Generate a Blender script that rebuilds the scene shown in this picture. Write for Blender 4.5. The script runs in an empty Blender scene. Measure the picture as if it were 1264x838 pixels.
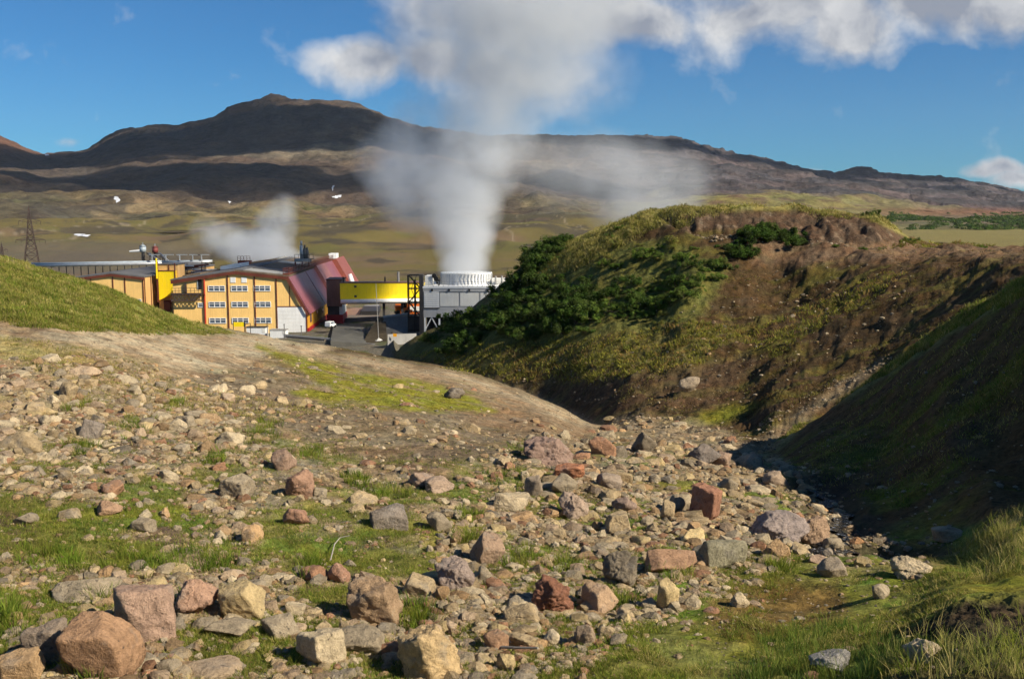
import bpy, bmesh, math
import numpy as np
from mathutils import Vector, Matrix

scene = bpy.context.scene
COL = scene.collection
rng = np.random.default_rng(7)

# ------------------------------------------------------------------ view
F = 1229.0                       # focal length in pixels of a 1264 wide frame
PITCH = math.atan(149.0 / F)
CP, SP = math.cos(PITCH), math.sin(PITCH)

def ray(px, py):
    a = (np.asarray(px, float) - 632.0) / F
    b = (419.0 - np.asarray(py, float)) / F
    dx, dy, dz = a, CP + b * SP, -SP + b * CP
    return dx / dy, dz / dy      # per metre of depth

def at(px, py, Y):
    q, s = ray(px, py)
    return Vector((float(q * Y), float(Y), float(s * Y)))

def project(x, y, z):
    d = y * CP - z * SP
    return 632.0 + F * x / d, 419.0 - F * (y * SP + z * CP) / d

# ------------------------------------------------------------------ noise
def _h(ix, iy, iz, seed):
    n = (ix * 374761393 + iy * 668265263 + iz * 2147483647 + seed * 1274126177) & 0xFFFFFFFF
    n = ((n ^ (n >> 13)) * 1274126177) & 0xFFFFFFFF
    n = ((n ^ (n >> 16)) * 2246822519) & 0xFFFFFFFF
    n = n ^ (n >> 15)
    return (n & 0xFFFFFF).astype(np.float64) / float(0xFFFFFF)

_pr = np.random.default_rng(99)
_PERM = _pr.permutation(1024).astype(np.int32)
_ga = _pr.uniform(0, 2 * math.pi, 1024)
_GX = np.cos(_ga); _GY = np.sin(_ga)

def noise2(x, y, seed=0):
    x0 = np.floor(x); y0 = np.floor(y)
    fx = x - x0; fy = y - y0
    ix = x0.astype(np.int32); iy = y0.astype(np.int32)
    u = fx * fx * fx * (fx * (fx * 6 - 15) + 10); v = fy * fy * fy * (fy * (fy * 6 - 15) + 10)
    sx = (seed * 57 + 11) & 1023
    def g(dx, dy):
        k = _PERM[(_PERM[(ix + dx + sx) & 1023] + iy + dy) & 1023]
        return _GX[k] * (fx - dx) + _GY[k] * (fy - dy)
    n0 = g(0, 0) * (1 - u) + g(1, 0) * u
    n1 = g(0, 1) * (1 - u) + g(1, 1) * u
    return (n0 * (1 - v) + n1 * v) * 1.5

def fbm(x, y, scale, octv=4, seed=0, gain=0.5):
    s = np.zeros_like(x, dtype=float); a = 1.0; f = 1.0 / scale; t = 0
    for o in range(octv):
        s += a * noise2(x * f + 17.3 * o, y * f - 9.1 * o, seed + o * 31); t += a
        a *= gain; f *= 2.03
    return s / t

def ridged(x, y, scale, octv=4, seed=0):
    s = np.zeros_like(x, dtype=float); a = 1.0; f = 1.0 / scale; t = 0
    for o in range(octv):
        s += a * (1 - np.abs(noise2(x * f + 7.7 * o, y * f + 3.3 * o, seed + o * 17)) * 2); t += a
        a *= 0.5; f *= 2.1
    return s / t

def noise3(p, seed=0):
    p0 = np.floor(p); f = p - p0; i = p0.astype(np.int64)
    w = f * f * (3 - 2 * f)
    r = 0
    for dx in (0, 1):
        for dy in (0, 1):
            for dz in (0, 1):
                h = _h(i[:, 0] + dx, i[:, 1] + dy, i[:, 2] + dz, seed)
                r = r + h * (w[:, 0] if dx else 1 - w[:, 0]) * (w[:, 1] if dy else 1 - w[:, 1]) * (w[:, 2] if dz else 1 - w[:, 2])
    return r * 2 - 1

def sstep(a, b, x):
    t = np.clip((x - a) / (b - a), 0, 1)
    return t * t * (3 - 2 * t)

def pchip(xk, yk, x):
    xk = np.asarray(xk, float); yk = np.asarray(yk, float)
    h = np.diff(xk); d = np.diff(yk) / h
    m = np.zeros_like(yk)
    for i in range(1, len(xk) - 1):
        if d[i - 1] * d[i] > 0:
            w1 = 2 * h[i] + h[i - 1]; w2 = h[i] + 2 * h[i - 1]
            m[i] = (w1 + w2) / (w1 / d[i - 1] + w2 / d[i])
    m[0] = d[0]; m[-1] = d[-1]
    x = np.clip(x, xk[0], xk[-1])
    k = np.clip(np.searchsorted(xk, x, side='right') - 1, 0, len(xk) - 2)
    t = (x - xk[k]) / h[k]
    return (yk[k] * (1 + 2 * t) * (1 - t) ** 2 + m[k] * h[k] * t * (1 - t) ** 2
            + yk[k + 1] * t * t * (3 - 2 * t) + m[k + 1] * h[k] * t * t * (t - 1))

# ------------------------------------------------------------------ objects
def tag(o, label=None, cat=None, group=None, kind=None):
    if label: o['label'] = label
    if cat: o['category'] = cat
    if group: o['group'] = group
    if kind: o['kind'] = kind
    return o

def link(name, me, m=None, parent=None):
    o = bpy.data.objects.new(name, me); COL.objects.link(o)
    if m is not None: me.materials.append(m)
    if parent is not None: o.parent = parent
    return o

def empty(name, loc=(0, 0, 0), rz=0.0):
    o = bpy.data.objects.new(name, None); COL.objects.link(o)
    o.location = loc; o.rotation_euler = (0, 0, rz); o.empty_display_size = 0.5
    return o

def np_mesh(name, verts, faces, smooth=True, col=None):
    """verts (n,3), faces list of (k,m) index arrays of equal k per array"""
    me = bpy.data.meshes.new(name)
    if not isinstance(faces, (list, tuple)): faces = [faces]
    verts = np.ascontiguousarray(verts, dtype=np.float32)
    nl = sum(f.size for f in faces); nf = sum(len(f) for f in faces)
    me.vertices.add(len(verts)); me.vertices.foreach_set('co', verts.ravel())
    me.loops.add(nl); me.polygons.add(nf)
    me.loops.foreach_set('vertex_index', np.concatenate([f.ravel() for f in faces]).astype(np.int32))
    tot = np.concatenate([np.full(len(f), f.shape[1]) for f in faces]).astype(np.int32)
    st = np.concatenate([[0], np.cumsum(tot)[:-1]]).astype(np.int32)
    me.polygons.foreach_set('loop_start', st)
    me.polygons.foreach_set('loop_total', tot)
    me.polygons.foreach_set('use_smooth', np.full(nf, smooth))
    if col is not None:
        a = me.color_attributes.new('Col', 'FLOAT_COLOR', 'POINT')
        c = np.ones((len(verts), 4), np.float32); c[:, :3] = col
        a.data.foreach_set('color', c.ravel())
    me.update(calc_edges=True)
    return me

class MB:
    """collects shapes, builds ONE mesh object"""
    def __init__(s): s.bm = bmesh.new()
    def quadbox(s, v):
        vs = [s.bm.verts.new(p) for p in v]
        for f in ((0, 3, 2, 1), (4, 5, 6, 7), (0, 1, 5, 4), (1, 2, 6, 5), (2, 3, 7, 6), (3, 0, 4, 7)):
            s.bm.faces.new([vs[i] for i in f])
        return s
    def box(s, x0, x1, y0, y1, z0, z1):
        return s.quadbox([(x0, y0, z0), (x1, y0, z0), (x1, y1, z0), (x0, y1, z0), (x0, y0, z1), (x1, y0, z1), (x1, y1, z1), (x0, y1, z1)])
    def prism(s, poly, v0, v1):
        """poly of (u,w) extruded along v"""
        a = [s.bm.verts.new((p[0], v0, p[1])) for p in poly]; b = [s.bm.verts.new((p[0], v1, p[1])) for p in poly]
        n = len(poly)
        s.bm.faces.new(a); s.bm.faces.new(b[::-1])
        for i in range(n): s.bm.faces.new((a[i], b[i], b[(i + 1) % n], a[(i + 1) % n]))
        return s
    def tube(s, p, q, r, seg=8, r2=None, cap=True):
        p = Vector(p); q = Vector(q); r2 = r if r2 is None else r2
        d = (q - p).normalized(); a = d.orthogonal().normalized(); b = d.cross(a)
        A = []; B = []
        for i in range(seg):
            t = 2 * math.pi * i / seg; o = a * math.cos(t) + b * math.sin(t)
            A.append(s.bm.verts.new(p + o * r)); B.append(s.bm.verts.new(q + o * r2))
        for i in range(seg):
            s.bm.faces.new((A[i], A[(i + 1) % seg], B[(i + 1) % seg], B[i]))
        if cap: s.bm.faces.new(A[::-1]); s.bm.faces.new(B)
        return s
    def bar(s, p, q, w): return s.tube(p, q, w * 0.7, 4)
    def build(s, name, m, parent=None, smooth=False, bevel=0):
        bmesh.ops.recalc_face_normals(s.bm, faces=s.bm.faces)
        me = bpy.data.meshes.new(name); s.bm.to_mesh(me); s.bm.free()
        if smooth:
            for p in me.polygons: p.use_smooth = len(p.vertices) <= 4
        o = link(name, me, m, parent)
        if bevel:
            bv = o.modifiers.new('bevel', 'BEVEL'); bv.width = bevel; bv.segments = 2; bv.limit_method = 'ANGLE'
        return o

# ------------------------------------------------------------------ materials
class NT:
    def __init__(s, name, vol=False):
        s.m = bpy.data.materials.new(name); s.m.use_nodes = True
        s.t = s.m.node_tree; s.t.nodes.clear()
        s.out = s.t.nodes.new('ShaderNodeOutputMaterial')
    def n(s, typ, **kw):
        nd = s.t.nodes.new(typ)
        for k, v in kw.items():
            if k.startswith('i_'):
                key = k[2:]; key = int(key) if key.isdigit() else key.replace('_', ' ')
                s.put(nd.inputs[key], v)
            else: setattr(nd, k, v)
        return nd
    def put(s, sock, v):
        if hasattr(v, 'is_output') or isinstance(v, bpy.types.NodeSocket): s.t.links.new(v, sock)
        else: sock.default_value = v
    def math(s, op, a, b=0.0, c=None, clamp=False):
        nd = s.t.nodes.new('ShaderNodeMath'); nd.operation = op; nd.use_clamp = clamp
        s.put(nd.inputs[0], a); s.put(nd.inputs[1], b)
        if c is not None: s.put(nd.inputs[2], c)
        return nd.outputs[0]
    def vmath(s, op, a, b=(0, 0, 0)):
        nd = s.t.nodes.new('ShaderNodeVectorMath'); nd.operation = op
        s.put(nd.inputs[0], a); s.put(nd.inputs[1], b)
        return nd
    def mix(s, f, a, b, mode='MIX'):
        nd = s.t.nodes.new('ShaderNodeMix'); nd.data_type = 'RGBA'; nd.blend_type = mode
        s.put(nd.inputs[0], f); s.put(nd.inputs[6], a); s.put(nd.inputs[7], b)
        return nd.outputs[2]
    def noise(s, vec, scale, detail=4, rough=0.55):
        nd = s.t.nodes.new('ShaderNodeTexNoise'); nd.inputs['Scale'].default_value = scale
        nd.inputs['Detail'].default_value = detail; nd.inputs['Roughness'].default_value = rough
        if vec is not None: s.t.links.new(vec, nd.inputs['Vector'])
        return nd.outputs['Fac']
    def ramp(s, f, stops):
        nd = s.t.nodes.new('ShaderNodeValToRGB'); e = nd.color_ramp.elements
        while len(e) < len(stops): e.new(0.5)
        for i, (p, c) in enumerate(stops):
            e[i].position = p; e[i].color = (*c, 1) if len(c) == 3 else c
        s.put(nd.inputs[0], f); return nd.outputs[0]
    def mr(s, v, a, b, c, d):
        nd = s.t.nodes.new('ShaderNodeMapRange'); s.put(nd.inputs[0], v)
        for i, k in enumerate((a, b, c, d)): nd.inputs[i + 1].default_value = k
        return nd.outputs[0]
    def finish(s, base, rough=0.9, bump=None, bstr=0.5, bdist=0.05, spec=0.2, metal=0.0, sub=None):
        p = s.t.nodes.new('ShaderNodeBsdfPrincipled')
        s.put(p.inputs['Base Color'], base if not isinstance(base, tuple) or len(base) == 4 else (*base, 1))
        s.put(p.inputs['Roughness'], rough); p.inputs['Specular IOR Level'].default_value = spec
        p.inputs['Metallic'].default_value = metal
        if bump is not None:
            b = s.t.nodes.new('ShaderNodeBump'); b.inputs['Strength'].default_value = bstr; b.inputs['Distance'].default_value = bdist
            s.put(b.inputs['Height'], bump); s.t.links.new(b.outputs[0], p.inputs['Normal'])
        s.t.links.new(p.outputs[0], s.out.inputs['Surface'])
        s.p = p
        return s.m
    def geo(s): return s.n('ShaderNodeNewGeometry').outputs['Position']
    def objc(s): return s.n('ShaderNodeTexCoord').outputs['Object']

def g4(c, k=1.0): return (c[0] * k, c[1] * k, c[2] * k, 1)

def mat_terrain(name, scales, bstr, bdist, contrast=0.5):
    t = NT(name); pos = t.geo()
    c = t.n('ShaderNodeVertexColor', layer_name='Col').outputs[0]
    n1 = t.noise(pos, scales[0], 6, 0.62); n2 = t.noise(pos, scales[1], 5, 0.6); n3 = t.noise(pos, scales[2], 4, 0.7)
    k = t.math('ADD', t.mr(n1, 0.3, 0.7, -contrast, contrast), t.mr(n2, 0.3, 0.7, -contrast, contrast))
    k = t.math('ADD', k, t.mr(n3, 0.3, 0.7, -contrast * 0.7, contrast * 0.7))
    k = t.math('MAXIMUM', t.math('ADD', k, 1.0), 0.25)
    cc = t.vmath('SCALE', c); t.put(cc.inputs['Scale'], k)
    # slight hue wander between warm and cool soil
    hue = t.mix(t.mr(t.noise(pos, scales[0] * 0.37, 3), 0.35, 0.65, 0, 1), (1.08, 0.98, 0.9, 1), (0.94, 1.02, 1.06, 1))
    cc = t.mix(1.0, cc.outputs[0], hue, 'MULTIPLY')
    h = t.math('ADD', t.math('MULTIPLY', n1, 1.0), t.math('MULTIPLY', n2, 0.45)); h = t.math('ADD', h, t.math('MULTIPLY', n3, 0.2))
    return t.finish(cc, 0.95, h, bstr, bdist, spec=0.08)

def mat_paint(name, col, stripe=0.0, dirt=0.35, rough=0.55, axis=0, spec=0.3, period=0.35, metal=0.0):
    t = NT(name); p = t.objc()
    n = t.noise(p, 0.45, 5, 0.65)
    mp = t.n('ShaderNodeMapping'); t.t.links.new(p, mp.inputs[0]); mp.inputs['Scale'].default_value = (2.2, 2.2, 0.22)
    n2 = t.noise(mp.outputs[0], 1.2, 5, 0.7)
    k = t.math('MULTIPLY', t.mr(n, 0.25, 0.75, 1 - dirt, 1 + dirt * 0.5), t.mr(n2, 0.3, 0.7, 1 - dirt * 0.6, 1.05))
    v = t.vmath('SCALE', (col[0], col[1], col[2])); t.put(v.inputs['Scale'], k)
    bump = n
    if stripe > 0:
        sx = t.n('ShaderNodeSeparateXYZ'); t.t.links.new(p, sx.inputs[0])
        w = t.math('SINE', t.math('MULTIPLY', sx.outputs[axis], 2 * math.pi / period))
        bump = t.math('ADD', t.math('MULTIPLY', w, stripe), t.math('MULTIPLY', n, 0.15))
    return t.finish(v.outputs[0], rough, bump, 0.5 if stripe > 0 else 0.12, 0.05, spec=spec, metal=metal)
# ------------------------------------------------------------------ near ground as a loft between surveyed contour lines
# each row: pixel column -> per contour (depth, picture row) or (depth, 'z', height)
NF = 15
def cols():
    C = {}
    near = (2.2, 'z', -2.2)
    far_l = [(300, 'z', -26.5), (450, 'z', -26.0), (720, 'z', -22.0), (1000, 'z', -13.0), (1400, 'z', 2.0)]
    far_r = [(250, 'z', -10.0), (450, 'z', -13.0), (720, 'z', -14.5), (1000, 'z', -15.0), (1400, 'z', -13.0)]
    L = lambda *a: list(a)
    C[-700] = [near, (8.5, 860), (13, 640), (18, 500), (28, 360), (44, 235), (80, 'z', -8), (130, 'z', -20), (180, 'z', -26), (230, 'z', -26.5)] + far_l
    C[-300] = [near, (9, 860), (13.5, 680), (19, 555), (30, 415), (46, 285), (80, 'z', -10), (130, 'z', -22), (180, 'z', -26), (230, 'z', -26.5)] + far_l
    C[0] = [near, (9, 860), (13.5, 700), (19, 580), (30, 437), (48, 321), (80, 'z', -12), (130, 'z', -22), (180, 'z', -26), (230, 'z', -26.5)] + far_l
    C[125] = [near, (9, 860), (13.6, 700), (19.3, 582), (31, 450), (50, 356), (80, 'z', -13), (130, 'z', -23), (180, 'z', -26), (230, 'z', -26.5)] + far_l
    C[250] = [near, (9.1, 860), (13.8, 702), (20, 585), (33, 468), (54, 403), (82, 'z', -14), (130, 'z', -23), (180, 'z', -26), (230, 'z', -26.5)] + far_l
    C[330] = [near, (9.2, 860), (14, 703), (20.5, 587), (34, 480), (57, 416), (84, 'z', -14.5), (130, 'z', -23), (180, 'z', -25.5), (230, 'z', -25.8)] + far_l
    C[480] = [near, (9.4, 860), (14.4, 705), (21, 590), (35, 497), (60, 441), (88, 'z', -16), (130, 'z', -23.3), (180, 'z', -25), (230, 'z', -24.6)] + far_l
    C[492] = [near, (9.4, 860), (14.4, 705), (21, 590), (35.2, 498), (60, 443), (86, 'z', -16.5), (102, 'z', -16.2), (118, 'z', -15.9), (160, 'z', -23)] + far_l
    C[522] = [near, (9.4, 860), (14.5, 705), (21.2, 590), (35.8, 502), (60, 449), (82, 'z', -16.5), (99, 'z', -15.0), (113, 416), (152, 'z', -22)] + far_l
    C[560] = [near, (9.5, 860), (14.6, 705), (21.5, 591), (36.5, 507), (60, 456), (78, 'z', -16.5), (98, 'z', -13.0), (112, 398), (150, 'z', -20)] + far_l
    C[620] = [near, (9.5, 860), (14.8, 705), (22, 592), (37.5, 515), (60, 474), (74, 'z', -16), (92, 'z', -10.6), (108, 350), (140, 'z', -16)] + far_l
    C[680] = [near, (9.5, 860), (15, 705), (22.3, 594), (38, 524), (58, 499), (70, 'z', -15), (88, 400), (105, 308), (135, 'z', -10)] + far_l
    C[735] = [near, (9.5, 860), (15, 706), (22.5, 596), (38, 541), (54, 524), (62, 'z', -13.3), (82, 400), (101, 283), (130, 'z', -6)] + far_l
    C[800] = [near, (9.4, 860), (15, 707), (23, 597), (36, 546), (50, 527), (57, 511), (77, 410), (98, 264), (125, 'z', -4)] + far_l
    C[860] = [near, (9.3, 860), (15, 708), (23, 600), (33, 556), (46, 536), (54, 513), (74, 400), (95, 257), (120, 'z', -3)] + [(300, 'z', -18), (450, 'z', -20), (720, 'z', -18), (1000, 'z', -14), (1400, 'z', -6)]
    C[920] = [near, (9.2, 860), (15.2, 709), (22.5, 612), (29, 573), (38, 549), (50, 521), (74, 395), (94, 258), (120, 'z', -3)] + far_r
    C[960] = [near, (9, 860), (15.4, 709), (21.5, 626), (26.5, 587), (33, 557), (45, 521), (76, 380), (94, 258), (120, 'z', -3.5)] + far_r
    C[1010] = [near, (8.8, 860), (15.5, 707), (20.4, 642), (24.2, 601), (34, 521), (42, 'z', -9.2), (74, 370), (94, 257), (120, 'z', -4)] + far_r
    C[1080] = [near, (8.2, 860), (15, 707), (19.2, 668), (25, 582), (34, 469), (44, 'z', -8.6), (72, 345), (94, 269), (120, 'z', -5)] + far_r
    C[1130] = [near, (7.6, 860), (14, 712), (18.6, 668), (24, 560), (33.5, 432), (44, 'z', -7.4), (70, 335), (94, 297), (130, 'z', -6)] + far_r
    C[1180] = [near, (7, 860), (12.5, 715), (17.5, 672), (22.5, 552), (32, 400), (44, 'z', -6.0), (68, 325), (90, 303), (140, 'z', -7)] + far_r
    C[1264] = [near, (6.3, 880), (10, 752), (14.3, 668), (19.3, 604), (29, 345), (40, 'z', -3.9), (60, 318), (86, 307), (140, 'z', -7)] + far_r
    C[1400] = [near, (5.6, 885), (9, 762), (13, 670), (18.3, 470), (25.5, 240), (38, 'z', -2.0), (58, 305), (86, 302), (140, 'z', -6)] + far_r
    C[1800] = [near, (5.5, 862), (8.5, 740), (12, 655), (17, 380), (24, 200), (38, 'z', 2.0), (58, 'z', 0), (86, 'z', -2), (140, 'z', -5)] + far_r
    C[2300] = [near, (5.5, 850), (8.5, 735), (12, 655), (17, 400), (24, 240), (38, 'z', 3.0), (58, 'z', 1), (86, 'z', -2), (140, 'z', -5)] + far_r
    return C

_C = cols()
_pxs = sorted(_C)
QT = np.linspace(-1.15, 1.35, 3600)          # table over azimuth tangent
YT = np.zeros((len(QT), NF)); ZT = np.zeros((len(QT), NF))
for k in range(NF):
    qs, ys, zs = [], [], []
    for p in _pxs:
        r = _C[p][k]
        if len(r) == 3: q = (p - 632.0) / F; y, z = r[0], r[2]
        else:
            q, s = ray(p, r[1]); y = r[0]; z = float(s) * y; q = float(q)
        qs.append(q); ys.append(y); zs.append(z)
    YT[:, k] = pchip(qs, ys, QT); ZT[:, k] = pchip(qs, zs, QT)
# slopes along depth (monotone cubic)
_H = np.diff(YT, axis=1); _D = np.diff(ZT, axis=1) / _H
MT = np.zeros_like(ZT)
_w1 = 2 * _H[:, 1:] + _H[:, :-1]; _w2 = _H[:, 1:] + 2 * _H[:, :-1]
_ok = _D[:, :-1] * _D[:, 1:] > 0
with np.errstate(divide='ignore', invalid='ignore'):
    _m = (_w1 + _w2) / (_w1 / _D[:, :-1] + _w2 / _D[:, 1:])
MT[:, 1:-1] = np.where(_ok, _m, 0); MT[:, 0] = _D[:, 0]; MT[:, -1] = _D[:, -1]

def inpoly(px, py, poly):
    poly = np.asarray(poly, float); n = len(poly)
    ins = np.zeros(px.shape, bool); d2 = np.full(px.shape, 1e12)
    for i in range(n):
        x0, y0 = poly[i]; x1, y1 = poly[(i + 1) % n]
        c = ((y0 > py) != (y1 > py)) & (px < (x1 - x0) * (py - y0) / (y1 - y0 + 1e-9) + x0)
        ins ^= c
        ex, ey = x1 - x0, y1 - y0
        t = np.clip(((px - x0) * ex + (py - y0) * ey) / (ex * ex + ey * ey + 1e-9), 0, 1)
        d2 = np.minimum(d2, (px - x0 - t * ex) ** 2 + (py - y0 - t * ey) ** 2)
    return np.where(ins, 1, -1) * np.sqrt(d2)

ROAD = [(60, 402), (150, 404), (240, 404), (300, 413), (345, 418), (400, 426), (480, 440), (560, 455), (620, 473), (690, 500), (738, 527), (700, 533), (640, 495), (560, 470), (480, 453), (400, 440), (345, 432), (315, 440), (270, 456), (205, 452), (130, 430), (60, 418)]

def base_height(x, y):
    q = np.clip(x / np.maximum(y, 0.3), QT[0], QT[-1] - 1e-6)
    f = (q - QT[0]) / (QT[1] - QT[0]); i = f.astype(int); t = f - i; i1 = np.minimum(i + 1, len(QT) - 1)
    Yk = YT[i] * (1 - t)[:, None] + YT[i1] * t[:, None]
    Zk = ZT[i] * (1 - t)[:, None] + ZT[i1] * t[:, None]
    Mk = MT[i] * (1 - t)[:, None] + MT[i1] * t[:, None]
    yy = np.clip(y, Yk[:, 0], Yk[:, -1])
    k = np.clip((yy[:, None] >= Yk).sum(1) - 1, 0, NF - 2); r = np.arange(len(k))
    h = Yk[r, k + 1] - Yk[r, k]; s = (yy - Yk[r, k]) / h
    z = (Zk[r, k] * (1 + 2 * s) * (1 - s) ** 2 + Mk[r, k] * h * s * (1 - s) ** 2
         + Zk[r, k + 1] * s * s * (3 - 2 * s) + Mk[r, k + 1] * h * s * s * (s - 1))
    return z

KNOLL_CUT = [(800, 268), (850, 262), (900, 262), (960, 262), (1010, 260), (1060, 268), (1100, 285), (1125, 298), (1060, 300), (980, 300), (920, 285), (850, 285)]

def height(x, y):
    x = np.asarray(x, float); y = np.asarray(y, float)
    z = base_height(x, y)
    px, py = project(x, y, z)
    rd = sstep(-6, 14, inpoly(px, py, ROAD))
    near = 1 - sstep(60, 100, y)
    plant = sstep(140, 165, y) * (1 - sstep(300, 420, y))
    rough = (1 - 0.75 * rd)
    z = z + rough * near * (0.17 * fbm(x, y, 2.1, 4, 3) + 0.07 * fbm(x, y, 0.55, 3, 9))
    z = z + near * sstep(9, 30, y) * (0.35 * fbm(x, y, 7.5, 3, 5)) * (1 - 0.6 * rd)
    # right-hand slopes: rills running down to the stream, and ragged clods
    rs = sstep(4.5, 9, x) * sstep(15, 22, y) * (1 - sstep(105, 130, y))
    along = y * 0.8 - x * 0.6; across = x * 0.8 + y * 0.6
    rill = ridged(along * 1.0, across * 0.28, 4.2, 4, 41)
    z = z + rs * (0.30 * (rill - 0.5) * sstep(16, 40, y) + 0.16 * fbm(x, y, 1.1, 4, 44) + 0.55 * fbm(x, y, 9, 3, 47) * sstep(30, 60, y))
    clod = sstep(-4, 8, inpoly(px, py, [(1105, 785), (1180, 740), (1290, 728), (1420, 730), (1420, 1000), (1060, 1000), (1100, 825)])) * (y < 18)
    z = z + clod * (.10 * ridged(x, y, .55, 4, 65) + .05 * fbm(x, y, .16, 3, 66))
    far_s = rs * sstep(38, 46, y)
    z = z + far_s * (.16 * fbm(x, y, .8, 3, 67) + .22 * (ridged(x, y, 2.6, 3, 68) - .6))
    # knoll
    kn = sstep(58, 74, y) * (1 - sstep(125, 150, y)) * (x > -16)
    z = z + kn * (0.45 * fbm(x, y, 5.0, 4, 52) + 0.12 * fbm(x, y, 1.0, 3, 53))
    cut = sstep(-2, 6, inpoly(px, py, KNOLL_CUT)) * (y > 70) * (y < 110)
    z = z - cut * (0.5 + 0.55 * ridged(x * 1.3, y * 0.4, 2.2, 4, 61))
    # far plain
    fp = sstep(130, 260, y) * (1 - plant)
    z = z + fp * (1.0 * fbm(x, y, 60, 4, 71) + (14.0 * fbm(x, y, 230, 4, 73) + 10 * (ridged(x, y * 0.7, 260, 4, 75) - .6)) * sstep(420, 800, y) * (1 - sstep(50, 250, x)))
    return z

# stream bed line (picture points with depth)
STREAM = [(1125, 668, 17.6), (1090, 668, 18.2), (1050, 672, 18.6), (1015, 690, 17.6), (1003, 676, 18.6), (1035, 655, 19.6), (1045, 640, 20.3), (1030, 620, 22), (1020, 603, 23.4), (1008, 592, 24.8)]
SP3 = [at(*p) for p in STREAM]

def seg_dist(x, y, pts):
    d = np.full(x.shape, 1e9)
    for a, b in zip(pts[:-1], pts[1:]):
        ex, ey = b.x - a.x, b.y - a.y
        t = np.clip(((x - a.x) * ex + (y - a.y) * ey) / (ex * ex + ey * ey), 0, 1)
        d = np.minimum(d, np.hypot(x - a.x - t * ex, y - a.y - t * ey))
    return d

_h0 = height
def height(x, y):
    x = np.atleast_1d(np.asarray(x, float)); y = np.atleast_1d(np.asarray(y, float))
    z = _h0(x, y)
    m = (y < 32) & (y > 14) & (x > 3)
    if m.any():
        d = seg_dist(x[m], y[m], SP3)
        z[m] -= 0.22 * (1 - sstep(0.15, 0.75, d))
    return z

def h1(x, y): return float(height(np.array([x]), np.array([y]))[0])

_YS = np.geomspace(4.0, 160.0, 900)
def hit(px, py, ymin=4.0, ymax=160.0):
    """first ground point seen through a picture point"""
    q, s = ray(px, py); q = float(q); s = float(s)
    ys = _YS[(_YS >= ymin) & (_YS <= ymax)]
    below = height(q * ys, ys) >= s * ys
    i = int(np.argmax(below)) if below.any() else len(ys) - 1
    y = ys[i]
    return Vector((q * y, y, h1(q * y, y)))

def first_hit(px, py, y0, y1, steps=130):
    """where the view through each picture point first meets the ground: x, y, found"""
    q, s = ray(px, py); Yv = np.geomspace(y0, y1, steps); X = q[:, None] * Yv[None]
    D = base_height(X.ravel(), np.broadcast_to(Yv, X.shape).ravel().copy()).reshape(X.shape) - s[:, None] * Yv[None]
    b = D >= 0; ok = b.any(1); i = np.where(ok, b.argmax(1), steps - 1); r = np.arange(len(i)); j = np.maximum(i - 1, 0)
    d1 = D[r, i]; d0 = D[r, j]; t = np.clip(np.where(np.abs(d1 - d0) > 1e-9, -d0 / (d1 - d0 + 1e-12), 1), 0, 1)
    y = Yv[j] + (Yv[i] - Yv[j]) * np.where(ok, t, 1); return q * y, y, ok

# ------------------------------------------------------------------ ground colours (real surface colours, no light in them)
TAN = np.array((0.27, 0.20, 0.115)); SOIL = np.array((0.115, 0.078, 0.05)); OLIVE = np.array((0.155, 0.155, 0.032))
MOSS = np.array((0.20, 0.19, 0.024)); FRESH = np.array((0.11, 0.165, 0.022)); ROADC = np.array((0.40, 0.315, 0.20))
DARK = np.array((0.080, 0.050, 0.022)); OCHRE = np.array((0.125, 0.10, 0.036)); STRAW = np.array((0.30, 0.235, 0.085)); GREY = np.array((0.15, 0.13, 0.105))

def lay(c, m, col):
    m = np.clip(m, 0, 1)[:, None]
    return c * (1 - m) + np.asarray(col) * m

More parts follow.
